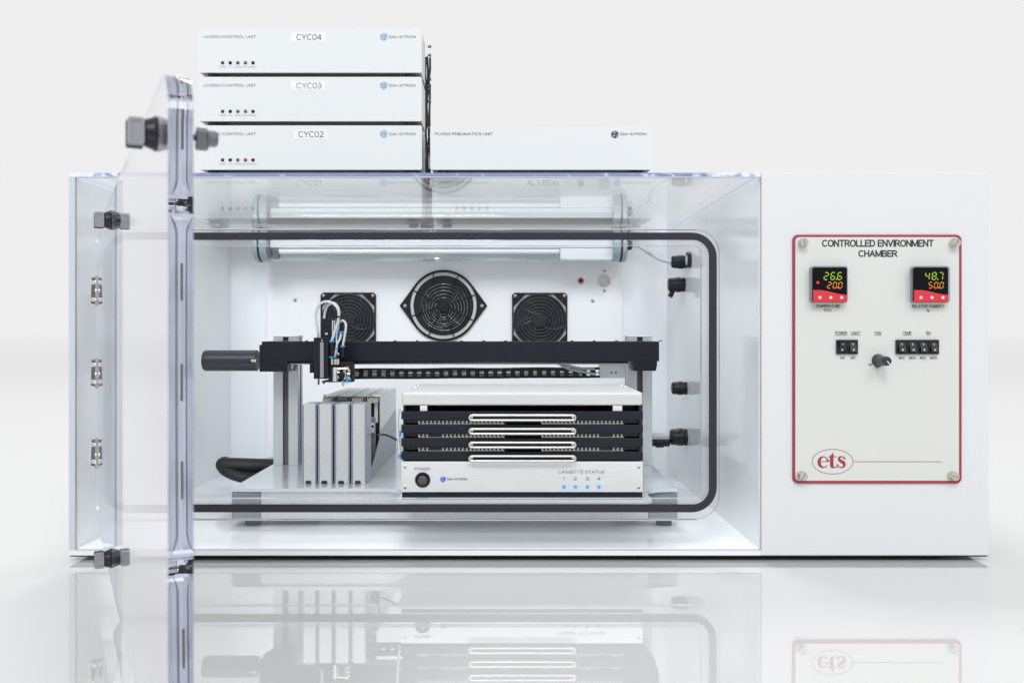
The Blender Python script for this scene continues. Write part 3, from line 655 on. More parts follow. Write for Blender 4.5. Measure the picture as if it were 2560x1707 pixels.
# ------------------------------------------------------------------ lamp under the lid
DL = 1150; kl = K(DL); lz = Z(612.5, DL)
def lamp():
    xl, xr = X(660, DL), X(1545, DL); r = 62.0; c = lz
    t = thing('strip_lamp', 'long clear tubular lamp hanging from the lid with grey end caps', 'lamp', ((xl+xr)/2, DL, c-r))
    g = MB()
    n = 40
    for rad, flip in ((r, 0), (r-5, 1)):
        vs = [(x, DL+math.cos(2*math.pi*i/n)*rad, c+math.sin(2*math.pi*i/n)*rad) for x in (xl, xr) for i in range(n)]
        fs = [[i, (i+1) % n, n+(i+1) % n, n+i] for i in range(n)]
        g.add(vs, fs if not flip else [f[::-1] for f in fs], 0, True)
    g.build('glass_tube', 'clear_tube', t)
    for sx, xa in ((-1, xl), (1, xr)):
        e = MB().lathe([(0, 0), (0, r+1), (26, r+1), (26, r-6), (26, 0)], (xa-sx*22, DL, c), (sx, 0, 0), 44)
        o = e.build('end_cap', 'bluegrey', t)
        MB().lathe([(4, r+1.3), (4, r+2.5), (11, r+2.5), (11, r+1.3)], (xa, DL, c), (sx, 0, 0), 44).build('cap_seal', 'rubber', o)
        MB().lathe([(11.5, 0), (11.5, r+2), (25, r+2), (28, r-1), (28, 0)], (xa, DL, c), (sx, 0, 0), 44).build('cap_flange', 'bluegrey', o)
        xo = xa+sx*14; za = ZTi-0.8
        pl = [(xo-sx*40, za), (xo+sx*34, za), (xo+sx*34, za-14), (xo+sx*14, za-70), (xo-sx*40, za-95)]
        MB().prism([(a, DL+6, b) for a, b in pl], (0, 14, 0)).build('hanger_bracket', 'leg', t)
    MB().box(xl+26, xr-4, DL-14, DL+30, Z(620, DL), Z(596, DL), 2).build('lamp_reflector', 'lampwhite', t)
    MB().box(xl+18, xr-4, DL-12, DL+34, Z(595.5, DL), Z(577, DL), 3).build('lamp_ballast', 'lampdark', t)
    MB().box(X(1400, DL), xr-2, DL-10, DL+28, Z(650, DL), Z(620.5, DL), 4).build('driver_cover', 'lampwhite', t)
    MB().box(xl+28, xl+58, DL-12, DL+20, Z(648, DL), Z(622, DL), 6).build('tube_socket', 'gunmetal', t)
    MB().cyl((xl+58, DL-4, Z(629, DL)), (X(1398, DL), DL-4, Z(629, DL)), 9).build('fluorescent_tube', 'lampwhite', t)
    gx = xr+29
    MB().lathe([(0, 21), (8, 21), (10, 19), (20, 17), (24, 12), (24, 0)], (gx, DL, c-1), (1, 0, 0), 12).build('lamp_gland', 'black', t)
    MB().tubep([(gx+22, DL, c-1), (gx+48, DL-10, c-6), (gx+85, DL-40, c-36), (X(1630, 1000), 1000, Z(636, 1000)), (X(1655, 950), 950, Z(650, 950)), (XW-52, 922, Z(655, 922))], 7, 12).build('lamp_cable', 'cable', t)
    # stem to the lid
    MB().box(X(1085, DL)-14, X(1085, DL)+14, DL-12, DL+12, c+r-1.5, ZTi-0.5, 2).build('lamp_stem', 'bluegrey', t) if ZTi-0.5 > c+r else None
lamp()

# ------------------------------------------------------------------ control units on the lid
DU = 1062; ku = K(DU)
zlid = ZT
UH = 110.5*ku; pitch = 121.3*ku
def unit(x0, x1, level, title, tx, sticker, stx, lx, ink, mark, leds, label, name='control_unit', group='silver grey electronics units stacked on the lid', strong=False):
    X0, X1 = X(x0, DU), X(x1, DU); z0 = zlid+level*pitch+(pitch-UH); z1 = z0+UH
    dep = 196
    t = thing(name, label, 'control unit', ((X0+X1)/2, DU+dep/2, z0-(pitch-UH)), group)
    yt = VY-(z1-HZ)/ku  # pixel row of the face's top
    MB().box(X0+5, X1-5, DU+8, DU+dep, z0+1.2, z1-1.2, 1).build('case', 'olive', t)
    MB().box(X0+4.5, X1-4.5, DU+8.2, DU+dep+1, z0+8, z1-0.4, 1).build('case_cover', 'unit', t)
    MB().prism(rr(X0, X1, z0, z1, 6, DU, 6), (0, 8, 0)).build('front_plate', 'unit', t)
    for fx in (X0+46, X1-46):
        for fy in (DU+34, DU+dep-30): MB().cyl((fx, fy, z0-(pitch-UH)+0.2, ), (fx, fy, z0+1.0), 17, 20, seg=18).build('foot', 'rubber', t)
    for fx in (X0+150, (X0+X1)/2, X1-120): screw((fx, DU+22, z0+1.0), 5, (0, 0, -1), 2.5, 'screw', t, 'gunmetal', False)
    d = DU-0.5
    MB().text(title, tx[0], tx[1], yt+17.8, yt+24.6, d, 1.0 if not strong else 1.1).build('lettering', ink, t)
    lg = MB(); net_mark(lg, lx[0], yt+(21.3 if not strong else 22.5), 11, d); lg.build('logo', mark, t)
    MB().text('DIA-STRON', lx[1], lx[2], yt+18.3, yt+24.8, d, 1.1).build('lettering', ink, t)
    if sticker:
        sx0, sx1, a0, a1 = stx
        s = MB().quadpx(sx0, sx1, yt+10.5, yt+33, d+0.1).build('name_sticker', 'sticker', t)
        MB().text(sticker, a0, a1, yt+14.6, yt+29.5, d-0.3, 2.0).build('lettering', 'greyink' if sticker not in ('CYC03',) else 'paleink', s)
    if leds:
        cap = MB()
        for i, (lxp, mt, nm) in enumerate(zip(leds, ('led_red', 'led_dark', 'led_green', 'led_amber', 'led_dark'), ('POWER', 'CPU', 'SAMPLE', 'STATUS', 'ERROR'))):
            MB().lathe([(0, 4.4*ku), (1.5, 4.2*ku), (5, 2.8*ku), (6.5, 0)], (X(lxp, DU), DU-0.1, Z(yt+86.3, DU)), (0, -1, 0), 18).build('indicator_led', mt, t)
            wdt = 8.5 if nm != 'CPU' else 4.5
            cap.text(nm, lxp-wdt, lxp+wdt, yt+94.6, yt+98, d, 0.4)
        cap.build('led_captions', 'paleink', t)
    return t
LEDS = (556.5, 575.6, 594.6, 613.7, 632.5)
for lv, nm, where in ((3, 'CYC04', 'topmost of the left stack'), (2, 'CYC03', 'second from the top of the left stack'), (1, 'CYC02', 'third from the top of the left stack'), (0, 'CYC01', 'lowest in its stack, behind clear lid')):
    o = 0 if lv != 1 else 5
    unit(495, 1054.5, lv, 'UV1000 CONTROL UNIT', (509, 639.5), nm, (727+o, 813.5+o, 741+o, 804+o), (959.5, 973, 1039), 'greyink', 'paleblue', LEDS,
         'silver grey control unit, sticker %s, %s' % (nm, where))
unit(1080, 1638, 0, 'UV1000 CONTROL UNIT', (1095, 1223.5), 'ALS1500', (1307, 1408, 1316.5, 1397), (1542.5, 1556.5, 1622), 'greyink', 'paleblue', (1141.5, 1160.7, 1179.8, 1198.6, 1217.4),
     'silver grey control unit with ALS1500 sticker, under the pneumatics unit')
unit(1075.5, 1630, 1, 'PU1100 PNEUMATICS UNIT', (1088.5, 1232), None, None, (1537, 1550, 1616), 'ink', 'navy', None,
     'silver grey pneumatics unit with navy hexagon logo, right of the stack', name='pneumatics_unit', strong=True)
# cables hanging behind the stack
def loom():
    d = DU+228; x = X(1067, d)
    t = thing('cable_loom', 'dark bundle of cables and connectors behind the right side of the left stack', 'cables', (x, d, zlid), None)
    for j in range(4):
        rnd = random.Random(j); pts = []
        for i in range(15):
            z = zlid+4+(pitch*4-42)*i/14
            pts.append((x-8+j*6+rnd.uniform(-4, 4), d+rnd.uniform(-8, 8), z))
        MB().tubep(pts, 4.2, 8, sub=4).build('cable', 'sleeve' if j % 2 else 'rubber', t)
    for i in range(9):
        z = Z((118, 140, 200, 216, 224, 255, 322, 345, 368)[i], d)
        MB().lathe([(0, 5), (8, 5), (9, 7), (13, 7), (13, 0)], (x+4, d-4, z), (1, 0, 0.1), 12).build('connector', 'gunmetal', t)
    for j, q in enumerate((-17, 0, 17)):
        MB().tubep([(x+q, d+22, zlid+4), (x+q*0.9, d+24, zlid+pitch*0.5), (x+q*0.7, d+22, zlid+pitch*0.95)], 10, 10).build('cable', 'rubber', t)
loom()

# ------------------------------------------------------------------ gantry with its base plate
PZ = HZ-434
ga = thing('gantry_robot', 'black linear gantry on two grey posts over a grey base plate', 'gantry', (-137, 650, HZ-546))
plate_poly = [(-755, 247), (-335, 247)]
for i in range(1, 9): a = math.radians(90*i/9); plate_poly.append((-335+58*math.sin(a), 247-58*(1-math.cos(a))*0.8))
plate_poly += [(-275, 185), (-275, 84), (-268, 77), (376, 77), (383, 84), (383, 175)]
for i in range(1, 9): a = math.radians(90*i/9); plate_poly.append((383+64*(1-math.cos(a)), 180+62*math.sin(a)))
plate_poly += [(480, 247), (480, 1120), (-755, 1120)]
plate_poly = [(a, b) for a, b in plate_poly]
MB().prism([(a, b, PZ-10) for a, b in plate_poly], (0, 0, 10)).build('base_plate', 'plate', ga)
MB().box(-676, 401, 256, 330, Z(1297.5, 256), PZ-10.4, 1).build('cross_rail', 'alu_grey', ga)
for sx, xa, xb in ((0, -755, -676), (1, 401, 481)):
    for da, db in ((250, 330), (1000, 1080)):
        l = MB().box(xa, xb, da, db, HZ-523, PZ-12, 3).box(xa-0.5, xb+0.5, da-1.5, db, HZ-523+44, HZ-523+50, 1).build('leg_block', 'leg', ga)
        MB().cyl(((xa+xb)/2+9, da+42, HZ-545.6), ((xa+xb)/2+9, da+42, HZ-523.2), 22, bev=2).build('rubber_foot', 'rubber', l)
for xa in (-749, 401):
    po = MB(); zt = Z(843, 690)
    for a, b in ((0, 31), (49, 80)): # front lips left and right of the slot
        po.box(xa+a, xa+b, 690, 700, PZ+0.2, zt, 0.8)
    po.box(xa, xa+10, 700.2, 721, PZ+0.2, zt, 0.5); po.box(xa, xa+10, 739, 760, PZ+0.2, zt, 0.5)
    po.box(xa+70, xa+80, 700.2, 721, PZ+0.2, zt, 0.5); po.box(xa+70, xa+80, 739, 760, PZ+0.2, zt, 0.5)
    po.box(xa+10.2, xa+69.8, 750, 760, PZ+0.2, zt, 0.5)
    po = po.build('post', 'alu_grey', ga)
    MB().box(xa+12, xa+68, 704, 748, PZ+0.3, zt-0.5).build('post_core', 'slot', po)
    MB().box(xa-1, xa+81, 689, 761, zt+0.2, zt+5, 1.5).build('post_cap', 'alu_grey', po)
DBm = 560
bm_ = MB().box(X(654, DBm), X(1648, DBm), DBm, DBm+90, Z(903, DBm), Z(853.5, DBm), 1.2).build('beam', 'anod', ga)
te = MB(); xx = X(700, DBm)
while xx < X(1572, DBm):
    te.box(xx, xx+3.4, DBm+6, DBm+30, Z(909, DBm), Z(903.2, DBm)); xx += 6.2
tb = te.build('toothed_belt', 'black', ga); tb['kind'] = 'stuff'
MB().box(X(700, DBm), X(1572, DBm), DBm+32, DBm+80, Z(912, DBm), Z(903.2, DBm), 1).build('belt_rail', 'alu_grey', ga)
for i in range(17): MB().lathe([(0, 5), (3, 4), (3.5, 0)], (X(763+55.7*i, DBm), DBm+20, Z(853.3, DBm)), (0, 0, 1), 12).build('cap_screw', 'black', bm_)
MB().lathe([(0, 0), (0, 29), (3, 32), (8, 33), (168, 33), (168, 0)], (X(508, 600), DBm+48, Z(901.5, 600)), (1, 0, 0), 40).build('motor', 'motor', ga)
MB().box(X(647, DBm), X(654, DBm)-0.3, DBm+4, DBm+92, Z(929, DBm), Z(862, DBm), 2).build('motor_flange', 'anod', ga)
for dz in (0, 1): MB().lathe([(0, 5), (9, 5), (9, 0)], (X(641-6*dz, DBm), DBm+1+3*dz, Z(902, DBm)), (-1, 0, 0), 10).build('motor_bolt', 'steel', ga)
eb = MB().box(X(654, DBm), X(718, DBm), DBm, DBm+118, Z(929, DBm), Z(903.3, DBm), 1.5).build('end_block', 'anod', ga)
MB().lathe([(0, 13), (1.5, 13), (1.5, 10), (0.6, 10), (0.6, 6), (1.5, 6), (1.5, 0)], (X(718, DBm)+0.1, DBm+60, Z(914.5, DBm)), (1, 0, 0), 28).build('bearing_ring', 'steel', eb)
x0, x1, za, zb = X(1582, DBm), X(1643, DBm), Z(903.3, DBm), Z(927, DBm)
MB().prism([(x0, DBm+2, za), (x1, DBm+2, za), (x1, DBm+2, za-12), (x1-4, DBm+2, zb), (x0+4, DBm+2, zb), (x0, DBm+2, za-12)], (0, 80, 0)).build('end_block', 'anod', ga)

# drag chain: links of two side plates and cross bars around hoses
DC = 640
def chain():
    o = MB().boxpx(1499, 1563, 911.5, 945, DC-8, DC+30, 1).build('chain_bracket', 'alu_grey', ga)
    for x in (1528, 1539): screw((X(x, DC), DC-8.3, Z(931, DC)), 3.2, (0, -1, 0), 2, 'screw', o, 'gunmetal', False)
    n = 28; xa, xb = X(876, DC), X(1499, DC); p = (xb-xa)/n
    base = None
    for i in range(n):
        sag = 1.0*math.sin(i*0.7)*0.6
        z0 = Z(947.3-3.2*i/(n-1), DC)+sag; z1 = Z(921.3-5.6*i/(n-1), DC)+sag
        # open frame: top and bottom strips, one upright and one thin middle bar
        if base is None:
            H = z1-z0; l = MB(); l.box(0, p-0.4, DC-12, DC+22, 0, 7, 1); l.box(0, p-0.4, DC-12, DC+22, H-7, H, 1)
            l.box(0, p*0.52, DC-13, DC-9, 5, H-5, 0.8); l.box(0, p-0.4, DC-12, DC-9.5, H*0.5-1.5, H*0.5+1.5); l.box(0, p*0.3, DC+19, DC+22, 4, H-4)
            base = l.build('chain_link', 'black', ga); me = base.data
            ob = base
        else:
            ob = base.copy(); COL.objects.link(ob)
        ob.location = Vector(((xa+i*p)*S, 0, z0*S))-ga.location
    for k, (zz, r) in enumerate(((0.30, 4.2), (0.68, 3.6))):
        MB().tubep([(xa+2, DC+2, Z(947.3, DC)+zz*32), (xb-60, DC+2, Z(944.4, DC)+zz*34)], r, 8, sub=1).build('hose', 'tube', ga)
    for k in (0, 1):
        MB().tubep([(X(1395+8*k, DC), DC-18, Z(908, DC)), (X(1420+6*k, DC), DC-20, Z(917+4*(1-k)-2*k, DC)), (X(1450, DC), DC-18, Z(927-7*k, DC)), (X(1486, DC), DC-14, Z(935-13*k, DC))], 4.2, 10).build('hose', 'cable', ga)
chain()

# carriage with gripper head and pneumatic fittings
DR = 455
cr = MB().boxpx(784, 821, 844, 947, DR, DR+100, 1.2).build('carriage', 'anod', ga)
MB().boxpx(800, 809, 855.5, 944.5, DR-4, DR-0.3, 0.8).build('guide_strip', pbr('grey_guide', (0.30, 0.29, 0.30), 0.4, metal=0.3), cr)
MB().boxpx(821.3, 838, 846, 952, DR+14, DR+100, 1).boxpx(804, 838, 952.3, 955.5, DR+8, DR+90, 0.5).boxpx(838.3, 882, 905, 955, DR+22, DR+60, 1).build('gripper_body', 'anod', cr)
MB().boxpx(774, 783.6, 908, 932, DR+20, DR+90, 1).build('side_block', 'anod', cr)
tw = MB().boxpx(804, 838, 796, 845, DR+40, DR+100, 1).build('actuator_tower', 'anod', cr)
MB().boxpx(830, 833, 801, 843, DR+37, DR+39.7, 0.5).boxpx(835, 837.5, 801, 843, DR+37, DR+39.7, 0.5).build('guide_rail', 'alu', tw)
MB().boxpx(813, 819, 832.5, 837.5, DR+38, DR+39.7, 0.4).build('port_cover', 'nickel', tw)
MB().boxpx(803.5, 806, 848, 853, DR-3, DR-0.3).build('mark_screw', 'nickel', cr)
def VPt(x, y, d): return (X(x, d), d, Z(y, d))
def axial(name, mat, x, y0, y1, r, d, seg=16, ang=0.0, bev=1):
    a = Vector(VPt(x, y0, d)); b = a+Vector((math.sin(ang), 0, -math.cos(ang)))*((y1-y0)*K(d))
    return MB().cyl(a, b, r, seg=seg, bev=bev).build(name, mat, cr)
axial('probe_pin', 'brass', 796.5, 948, 961.5, 3.2, DR+20, 10); axial('probe_rod', 'steel', 796.5, 944, 950, 1.6, DR+20, 8, bev=0); axial('probe_tip', 'brass', 809.5, 955.5, 959.5, 3.4, DR+20, 10)
axial('brass_nipple', 'nickel', 795.3, 832, 840, 3.0, DR+30, 10); axial('brass_nipple', pbr('brass_nut', (0.55, 0.38, 0.15), 0.3, metal=0.8), 795.3, 840, 844, 3.8, DR+30, 6, bev=0)
d1 = DR+4
axial('elbow_body', 'black', 829.5, 856, 890, 6.5, d1); axial('fitting_collar', 'blue', 829.5, 851, 855.5, 8.2, d1, 20)
axial('fitting_collar', 'blue', 829.5, 891, 895, 8.2, d1, 20); axial('fitting_collar', 'blue', 838, 891, 894.5, 7.0, d1+8, 20)
axial('elbow_body', 'black', 856.5, 868, 893, 6.2, d1+6); axial('fitting_collar', 'blue', 856.5, 864, 868, 8.0, d1+6, 20)
axial('elbow_body', 'black', 854, 808, 828, 5.6, d1+20); axial('fitting_collar', 'blue', 853.5, 828, 832.5, 8.0, d1+18, 20)
axial('nickel_nut', 'nickel', 847.5, 806, 818, 4.0, d1+24, 6, bev=0)
for x in (830, 838.5, 845): axial('nickel_nut', 'nickel', x, 897, 911, 5.0, d1+4, 8, bev=0)
axial('nickel_nut', 'nickel', 845.5, 881, 887, 4.2, d1, 6, bev=0); axial('elbow_body', 'black', 845.5, 887, 896, 3.8, d1, 12)
def hose(pts, r=3.6, mat='tube'): return MB().tubep([VPt(*p) for p in pts], r, 12, sub=8).build('hose', mat, cr)
hose([(795.3, 833, DR+30), (791.5, 810, DR+28), (789.8, 790, DR+26), (793.5, 770, DR+20), (803, 758, DR+14), (817, 754, DR+8), (833, 759, DR+4), (843.5, 770, DR), (847, 785, DR), (845, 803, DR), (838, 825, DR+2), (829.5, 851, d1)], 4.0)
hose([(810.5, 796, DR+44), (812.5, 780, DR+40), (819, 765, DR+30), (832, 757.5, DR+20), (843, 765, DR+14), (848, 780, DR+10), (846, 795, DR+12)], 3.6)
hose([(851, 806, d1+24), (853, 802.5, d1+20), (858, 802, d1+16), (863.5, 808, d1+12), (864.5, 820, d1+8), (860.5, 845, d1+6), (857, 864, d1+6)], 3.6)
hose([(853, 832, d1+18), (850, 846, d1+14), (843, 860, d1+8), (840, 875, d1+4), (838, 891, d1+8)], 3.6)
hose([(847, 818, d1+24), (842, 832, d1+16), (841, 850, d1+8), (842.5, 868, d1+2), (841, 880, d1), (836, 892, d1+2)], 2.4, 'cable')
MB().lathe([(0, 4.6), (5, 4.6)], VPt(845.5, 790, DR-1), (0.15, 0, -1), 16).build('cable_tie', 'black', cr)
MB().cyl(VPt(842, 869, d1-2), VPt(841.5, 873, d1-2), 3.6, seg=12).build('crimp_ring', 'steel', cr)
vd = DR+12
def vcyl(name, mat, x0, y0, x1, y1, r, seg=14, d=vd, bev=1): return MB().cyl(VPt(x0, y0, d), VPt(x1, y1, d), r, seg=seg, bev=bev).build(name, mat, cr)
vcyl('valve_body', 'alu', 838, 918, 838, 953, 9, 8); vcyl('valve_barrel', 'chrome', 844, 922, 868, 922, 4.5)
for a in ((867, 917, 873, 930, 5.6), (840.5, 931, 849, 931, 5), (842, 938, 848, 945, 5), (868, 935, 876, 935, 6), (870, 941, 874, 948, 4.5)): vcyl('nickel_nut', 'nickel', *a, 6, bev=0)
vcyl('valve_knob', 'black', 855, 937, 856.5, 936.5, 9.5, 20, DR-6); MB().cyl(VPt(855, 937, DR-12), VPt(855, 937, DR+14), 9.0, seg=18, bev=1.5).build('valve_knob', 'black', cr)
vcyl('valve_manifold', 'steel', 861, 926, 864, 948, 6, 8)
vcyl('fitting_collar', 'blue', 858, 949, 862, 951.5, 6.5, 18); vcyl('fitting_collar', 'blue', 866, 944, 868, 952, 5, 18); vcyl('fitting_collar', 'blue', 873.5, 945, 875, 952, 4.5, 16)
MB().lathe([(0, 5), (10, 4), (16, 1.5), (16, 0)], VPt(857.5, 952, vd), (0.05, 0, -1), 14).build('nozzle', 'cable', cr)
MB().lathe([(0, 3.5), (8, 2.5)], VPt(868, 952, vd), (-0.1, 0, -1), 12).build('nozzle', 'cable', cr)

# ------------------------------------------------------------------ four upright modules
mx = ((755, 790, 0), (794.5, 830.5, 0), (836, 873, 0), (878, 914.5, 0))
names = ('leftmost, nearest the post', 'second from the post', 'third from the post', 'nearest the tray unit')
for i, (a, b, _) in enumerate(mx):
    DM = 320; X0, X1 = X(a, DM), X(b, DM); zt, zb = Z(1009.5, DM), PZ+0.4
    t = thing('cassette_module', 'tall narrow grained grey metal module on the base plate, '+names[i], 'module', ((X0+X1)/2, 690, zb), 'four narrow grey modules side by side')
    # front cover: plate with folded edges and a small arched notch at the foot
    n0, n1 = X0+(X1-X0)*0.24, X0+(X1-X0)*0.66; nz = zb+9
    q = [(X0+5, zb), (n0, zb), (n0, nz-3), (n0+3, nz), (n1-3, nz), (n1, nz-3), (n1, zb), (X1-3, zb), (X1-3, zt), (X0+5, zt)]
    MB().prism([(u_, DM, v_) for u_, v_ in q], (0, 3, 0)).build('face_plate', 'cassette', t)
    MB().prism([(n0-0.5, DM+3.2, zb), (n1+0.5, DM+3.2, zb), (n1+0.5, DM+3.2, nz+1), (n0-0.5, DM+3.2, nz+1)], (0, 0.6, 0)).build('foot_notch', 'fanblack', t)
    s = MB(); s.box(X0, X0+4, DM+1, DM+98, zb, zt-2, 1.2); s.box(X1-3.0, X1+1.0, DM+1, DM+98, zb, zt-2, 1.2); s.box(X0+4.3, X1-3.3, DM+3.3, DM+90, zt-4, zt-0.3, 0.8)
    s.build('front_box', 'cass_side', t)
    # low tray between front and rear boxes
    MB().prism([(X1-2.5, DM+98, zb), (X1-2.5, 1050, zb), (X1-2.5, 1050, zb+150), (X1-2.5, 640, zb+118), (X1-2.5, 600, zb+92), (X1-2.5, DM+130, zb+34), (X1-2.5, DM+98, zb+30)], (3, 0, 0)).build('side_rail', pbr('dark_side_rail', (0.20, 0.22, 0.24), 0.3, metal=0.5), t)
    MB().box(X0+3, X1-4, DM+100, 1050, zb, zb+12, 0.5).build('tray_floor', 'gunmetal', t)
    MB().box(X0+6, X1-6, 560, 566, zb+10, zt-60, 1).build('inner_bracket', pbr('inner_bracket_grey', (0.25, 0.27, 0.29), 0.35, metal=0.4), t)
    MB().box(X1-30, X1-6, 540, 546, zb+120, zb+150, 1).build('bracket_flag', 'alu_light', t)
    for dx in (-26, -12): screw((X1+dx, 539.8, zb+141), 4, (0, -1, 0), 2, 'screw', t, 'black', False)
    MB().box(X0+10, X1-4, 560, 622, zt-16, zt-4, 1).build('contact_block', pbr('cream_contact_block_%d' % i, (0.52, 0.47, 0.36), 0.4) if i != 1 else 'gunmetal', t)
    MB().box(X1-14, X1-3, 590, 596, zt-80, zt-8, 1).build('contact_bracket', 'alu_light', t)
    # rear tall box: outer walls with an open front
    R0, R1 = 627, 1056; zr = zt+1; r_ = MB()
    r_.box(X0, X0+3, R0, R1, zb+60, zr-3, 0.8); r_.box(X1-3, X1, R0, R1, zb+12, zr-3, 0.8); r_.box(X0+3.2, X1-3.2, R1-3, R1, zb+12, zr-4)
    r_.build('rear_box', 'cass_side' if i < 3 else 'alu', t)
    MB().box(X0, X0+(X1-X0)*0.46, R0, R1, zr-3.2, zr, 0.9).build('rear_lid', 'alu', t); MB().box(X0+(X1-X0)*0.50, X1, R0, R1, zr-3.2, zr, 0.9).build('rear_lid', 'alu', t)
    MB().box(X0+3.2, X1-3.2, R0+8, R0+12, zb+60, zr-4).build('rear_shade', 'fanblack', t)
    MB().lathe([(0, 5), (2, 5), (2, 0)], (X1-17, 539, zb+235), (0, -1, 0), 16).build('screw', 'steel', t)

# ------------------------------------------------------------------ tray unit
DT0 = 95; kt = K(DT0)
tu = thing('tray_unit', 'silver and black four-tray rack with long chrome handles and a cassette status panel', 'tray rack', (47, 280, PZ))
TX0, TX1 = X(1003.5, DT0), X(1607, DT0); TB = 475
def zt_(y): return Z(y, DT0)
MB().box(TX0, TX1, DT0, TB, zt_(1013.5), zt_(980.5), 6, seg=3).build('top_cover', 'alu_cover', tu)
for x, dd in ((1013, 250), (1016, 330), (1591, 250), (1588, 330)): screw(((TX0+16) if x < 1300 else (TX1-16), dd+60, zt_(980.5)-0.2), 5, (0, 0, 1), 2.5, 'screw', tu, 'chrome')
for a, b in ((1050, 1068), (1532, 1555.5)): MB().boxpx(a, b, 1013.8, 1027, DT0+3, DT0+10, 0.5).build('cover_tab', 'alu_light', tu)
MB().box(TX0+4, TX0+10, DT0+4, TB, zt_(1152), zt_(1014), 0.5).box(TX1-10, TX1-4, DT0+4, TB, zt_(1152), zt_(1014), 0.5).box(TX0+4, TX1-4, TB-8, TB-2, zt_(1152), zt_(1014), 0.5).build('inner_frame', 'black', tu)
for x0_, x1_ in ((TX0+10.5, TX0+46), (TX1-46, TX1-10.5)):
    MB().box(x0_, x1_, DT0+60, TB-10, zt_(1150), zt_(1015), 1).build('side_guide', 'anod', tu)
for i in range(4):
    y0 = 1028+33.6*i; y1 = y0+20.3
    tr = MB().boxpx(1003, 1607.5, y0, y1, DT0-3, DT0+5, 0.8).build('tray', 'anod', tu)
    MB().box(TX0+12, TX1-12, DT0+5.2, TB-12, zt_(y1+(9 if i < 3 else 1.5)), zt_(y1-3), 0.5).build('tray_shelf', 'black', tr)
    # perforated strip under the tray front: a row of small angled teeth that catch the light
    if i < 3:
        st = MB(); rnd = random.Random(i)
        for side in (0, 1):
            xs, xe = ((1046, 1262) if side == 0 else (1354, 1560)); x = xs
            while x < xe:
                if not (1075 < x < 1100 and i > 0) and not (1502 < x < 1532 and i > 0):
                    st.boxpx(x, x+1.0, y1+4.2, y1+10.2, DT0+1, DT0+3); st.boxpx(x, x+5.0, y1+3.4, y1+4.6, DT0+1, DT0+3)
                    st.add([VPt(x+1, y1+5, DT0+2), VPt(x+6, y1+9.8, DT0+2), VPt(x+1, y1+9.8, DT0+2)], [[2, 1, 0]])
                x += 9.9
            st.boxpx(xs, xe, y1+10.2, y1+11.2, DT0+1, DT0+4)
        so = st.build('spring_strip', 'steel', tr); so['kind'] = 'stuff'
    h = MB(); zc = zt_(y0+14.0); d = DT0-22; xa, xb = X(1180, d), X(1432, d); rh = 6.2; pts = []  # open loop: its two bars imitate the highlights along one thick rod
    for k in range(9): a = math.radians(90+180*k/8); pts.append((xa+math.cos(a)*rh*1.1, d, zc+math.sin(a)*rh))
    for k in range(9): a = math.radians(-90+180*k/8); pts.append((xb+math.cos(a)*rh*1.1, d, zc+math.sin(a)*rh))
    pts = [p_ for k in range(len(pts)) for p_ in ([Vector(pts[k])] if (Vector(pts[k])-Vector(pts[(k+1) % len(pts)])).length < 30 else [Vector(pts[k]).lerp(Vector(pts[(k+1) % len(pts)]), q/12) for q in range(12)])]
    h.tubep(pts, 3.1, 14, sub=1, closed=True)
    for xx in (xa, xb): h.tubep([(xx, DT0-3, zc+3), (xx, d+8, zc+3), (xx, d, zc+rh*0.3)], 3.0, 10, sub=4)
    h.build('handle', 'handle', tr)
fpnl = MB().boxpx(1003.5, 1607, 1153.5, 1229.5, DT0-1, DT0+8, 0.8).build('status_panel', 'alu_light', tu)
MB().boxpx(1005, 1605.5, 1229.8, 1247, DT0+4, DT0+20, 0.5).build('plinth', 'anod', tu)
MB().box(TX0+2, TX1-2, DT0+8.5, TB, PZ+0.4, zt_(1154), 0.8).build('lower_case', 'alu_grey', tu)
for x in (1012.5, 1597): 
    for y in (1167, 1218): screw((X(x, DT0-1), DT0-1.2, Z(y, DT0-1)), 4, (0, -1, 0), 1.6, 'screw', fpnl, 'steel')
dd = DT0-1.5
MB().text('POWER', 1036, 1075.5, 1168, 1175, dd, 0.9).build('lettering', 'ink', fpnl)
MB().text('CASSETTE STATUS', 1395.5, 1511, 1175.5, 1182.7, dd, 0.9).build('lettering', 'ink', fpnl)
for c_, x in (('1', 1409.5), ('2', 1438), ('3', 1468), ('4', 1497)):
    MB().text(c_, x-(2 if c_ == '1' else 4.3), x+(1.5 if c_ == '1' else 4.3), 1192, 1200, dd, 1.0).build('lettering', 'ink', fpnl)
    MB().lathe([(0, 4.8), (1, 4.6), (2.5, 3), (3, 0)], (X(x+0.5, dd), dd+0.3, Z(1216.5, dd)), (0, -1, 0), 20).build('status_led', 'led_blue', fpnl)
lg = MB(); net_mark(lg, 1107.5, 1197.5, 8.4, dd); lg.build('logo', 'midblue', fpnl)
MB().text('DIA-STRON', 1117.5, 1168, 1194.4, 1200, dd, 1.0).build('lettering', 'ink', fpnl)
c = Vector((X(1056.5, dd), dd+0.3, Z(1199, dd)))
ps = MB().lathe([(0, 20), (3, 19.5), (5, 17.5), (4.5, 15), (1, 14), (1, 0)], c, (0, -1, 0), 36).build('power_switch', 'black', fpnl)
MB().lathe([(0, 12.8), (4, 12.8), (6, 11.5), (6.6, 8), (6.8, 0)], c+Vector((0, -1.1, -1.5)), (0, -1, 0.14), 28).build('switch_button', pbr('switch_button_grey', (0.05, 0.055, 0.065), 0.3), ps)
MB().cyl(c+Vector((0, -8.9, -8.5)), c+Vector((0, -8.1, -8.5)), 2.6, seg=14).build('switch_lamp', 'led_red', ps)
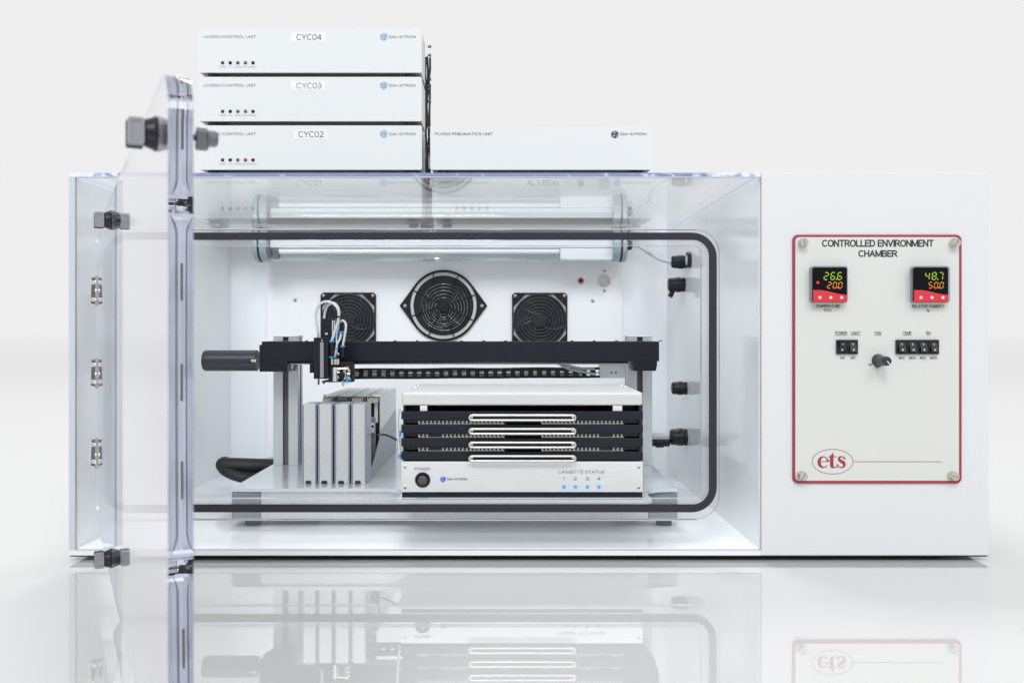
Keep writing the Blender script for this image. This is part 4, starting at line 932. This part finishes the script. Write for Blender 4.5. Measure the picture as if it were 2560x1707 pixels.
# white hose and blue fittings on the rack's left side
MB().tubep([(TX0-6, DT0+14, zt_(1022)), (TX0-11, DT0+14, zt_(1050)), (TX0-10, DT0+14, zt_(1090)), (TX0-5, DT0+12, zt_(1140))], 3, 8).build('side_hose', 'tube', tu)
MB().cyl((TX0-8, DT0+10, zt_(1138)), (TX0-2, DT0+10, zt_(1146)), 4.5, seg=12).build('side_fitting', 'blue', tu)
MB().cyl((TX0-5, DT0+10, zt_(1078)), (TX0-4, DT0+10, zt_(1092)), 3, seg=12).build('side_fitting', 'blue', tu)

# ------------------------------------------------------------------ braided cable bundle and other cables on the chamber floor
ds = 780; ks = K(ds)
bs = thing('braided_cable_sleeve', 'thick black braided cable sleeve looping behind the left end of the base plate', 'cable', (X(610, ds), ds, HZ-546))
MB().tubep([(X(790, ds), ds+60, Z(1180, ds)), (X(690, ds), ds+30, Z(1169, ds)), (X(630, ds), ds, Z(1164, ds)), (X(590, ds), ds-10, Z(1161.5, ds)), (X(562, ds), ds-10, Z(1161, ds)), (X(557, ds), ds+20, Z(1161, ds))], 25, 18, sub=8).build('upper_sleeve', 'sleeve', bs)
MB().tubep([(X(556, ds), ds-2, Z(1168, ds)), (X(575, ds), ds-30, Z(1176, ds)), (X(610, ds), ds-40, Z(1187, ds)), (X(650, ds), ds-20, Z(1195, ds)), (X(700, ds), ds, Z(1205, ds))], 18, 16, sub=8).build('lower_sleeve', 'sleeve', bs)
wc = thing('sensor_cable', 'white cable entering the lowest gland on the right wall', 'cable', (XW-110, 940, Z(1088, 940)-10))
MB().tubep([(XW-58, 940, Z(1090, 940)), (XW-100, 945, Z(1090, 945)), (XW-190, 960, Z(1090, 960))], 13, 14, sub=4).build('white_sleeve', 'tube', wc)
MB().lathe([(0, 14), (20, 14), (22, 18), (48, 18), (50, 13), (90, 13)], (XW-56, 950, Z(1106, 950)), (-1, 0, 0), 12).build('black_coupler', 'black', wc)
tc_ = thing('thin_grey_cable', 'thin grey cable arching from the rightmost module to the tray rack', 'cable', (-330, 560, PZ+100))
MB().tubep([(X(945, 560), 560, Z(1088, 560)), (X(960, 560), 560, Z(1086, 560)), (X(978, 520), 520, Z(1092, 520)), (X(998, 460), 460, Z(1102, 460))], 3.4, 10, sub=6).build('cable_run', 'gunmetal', tc_)
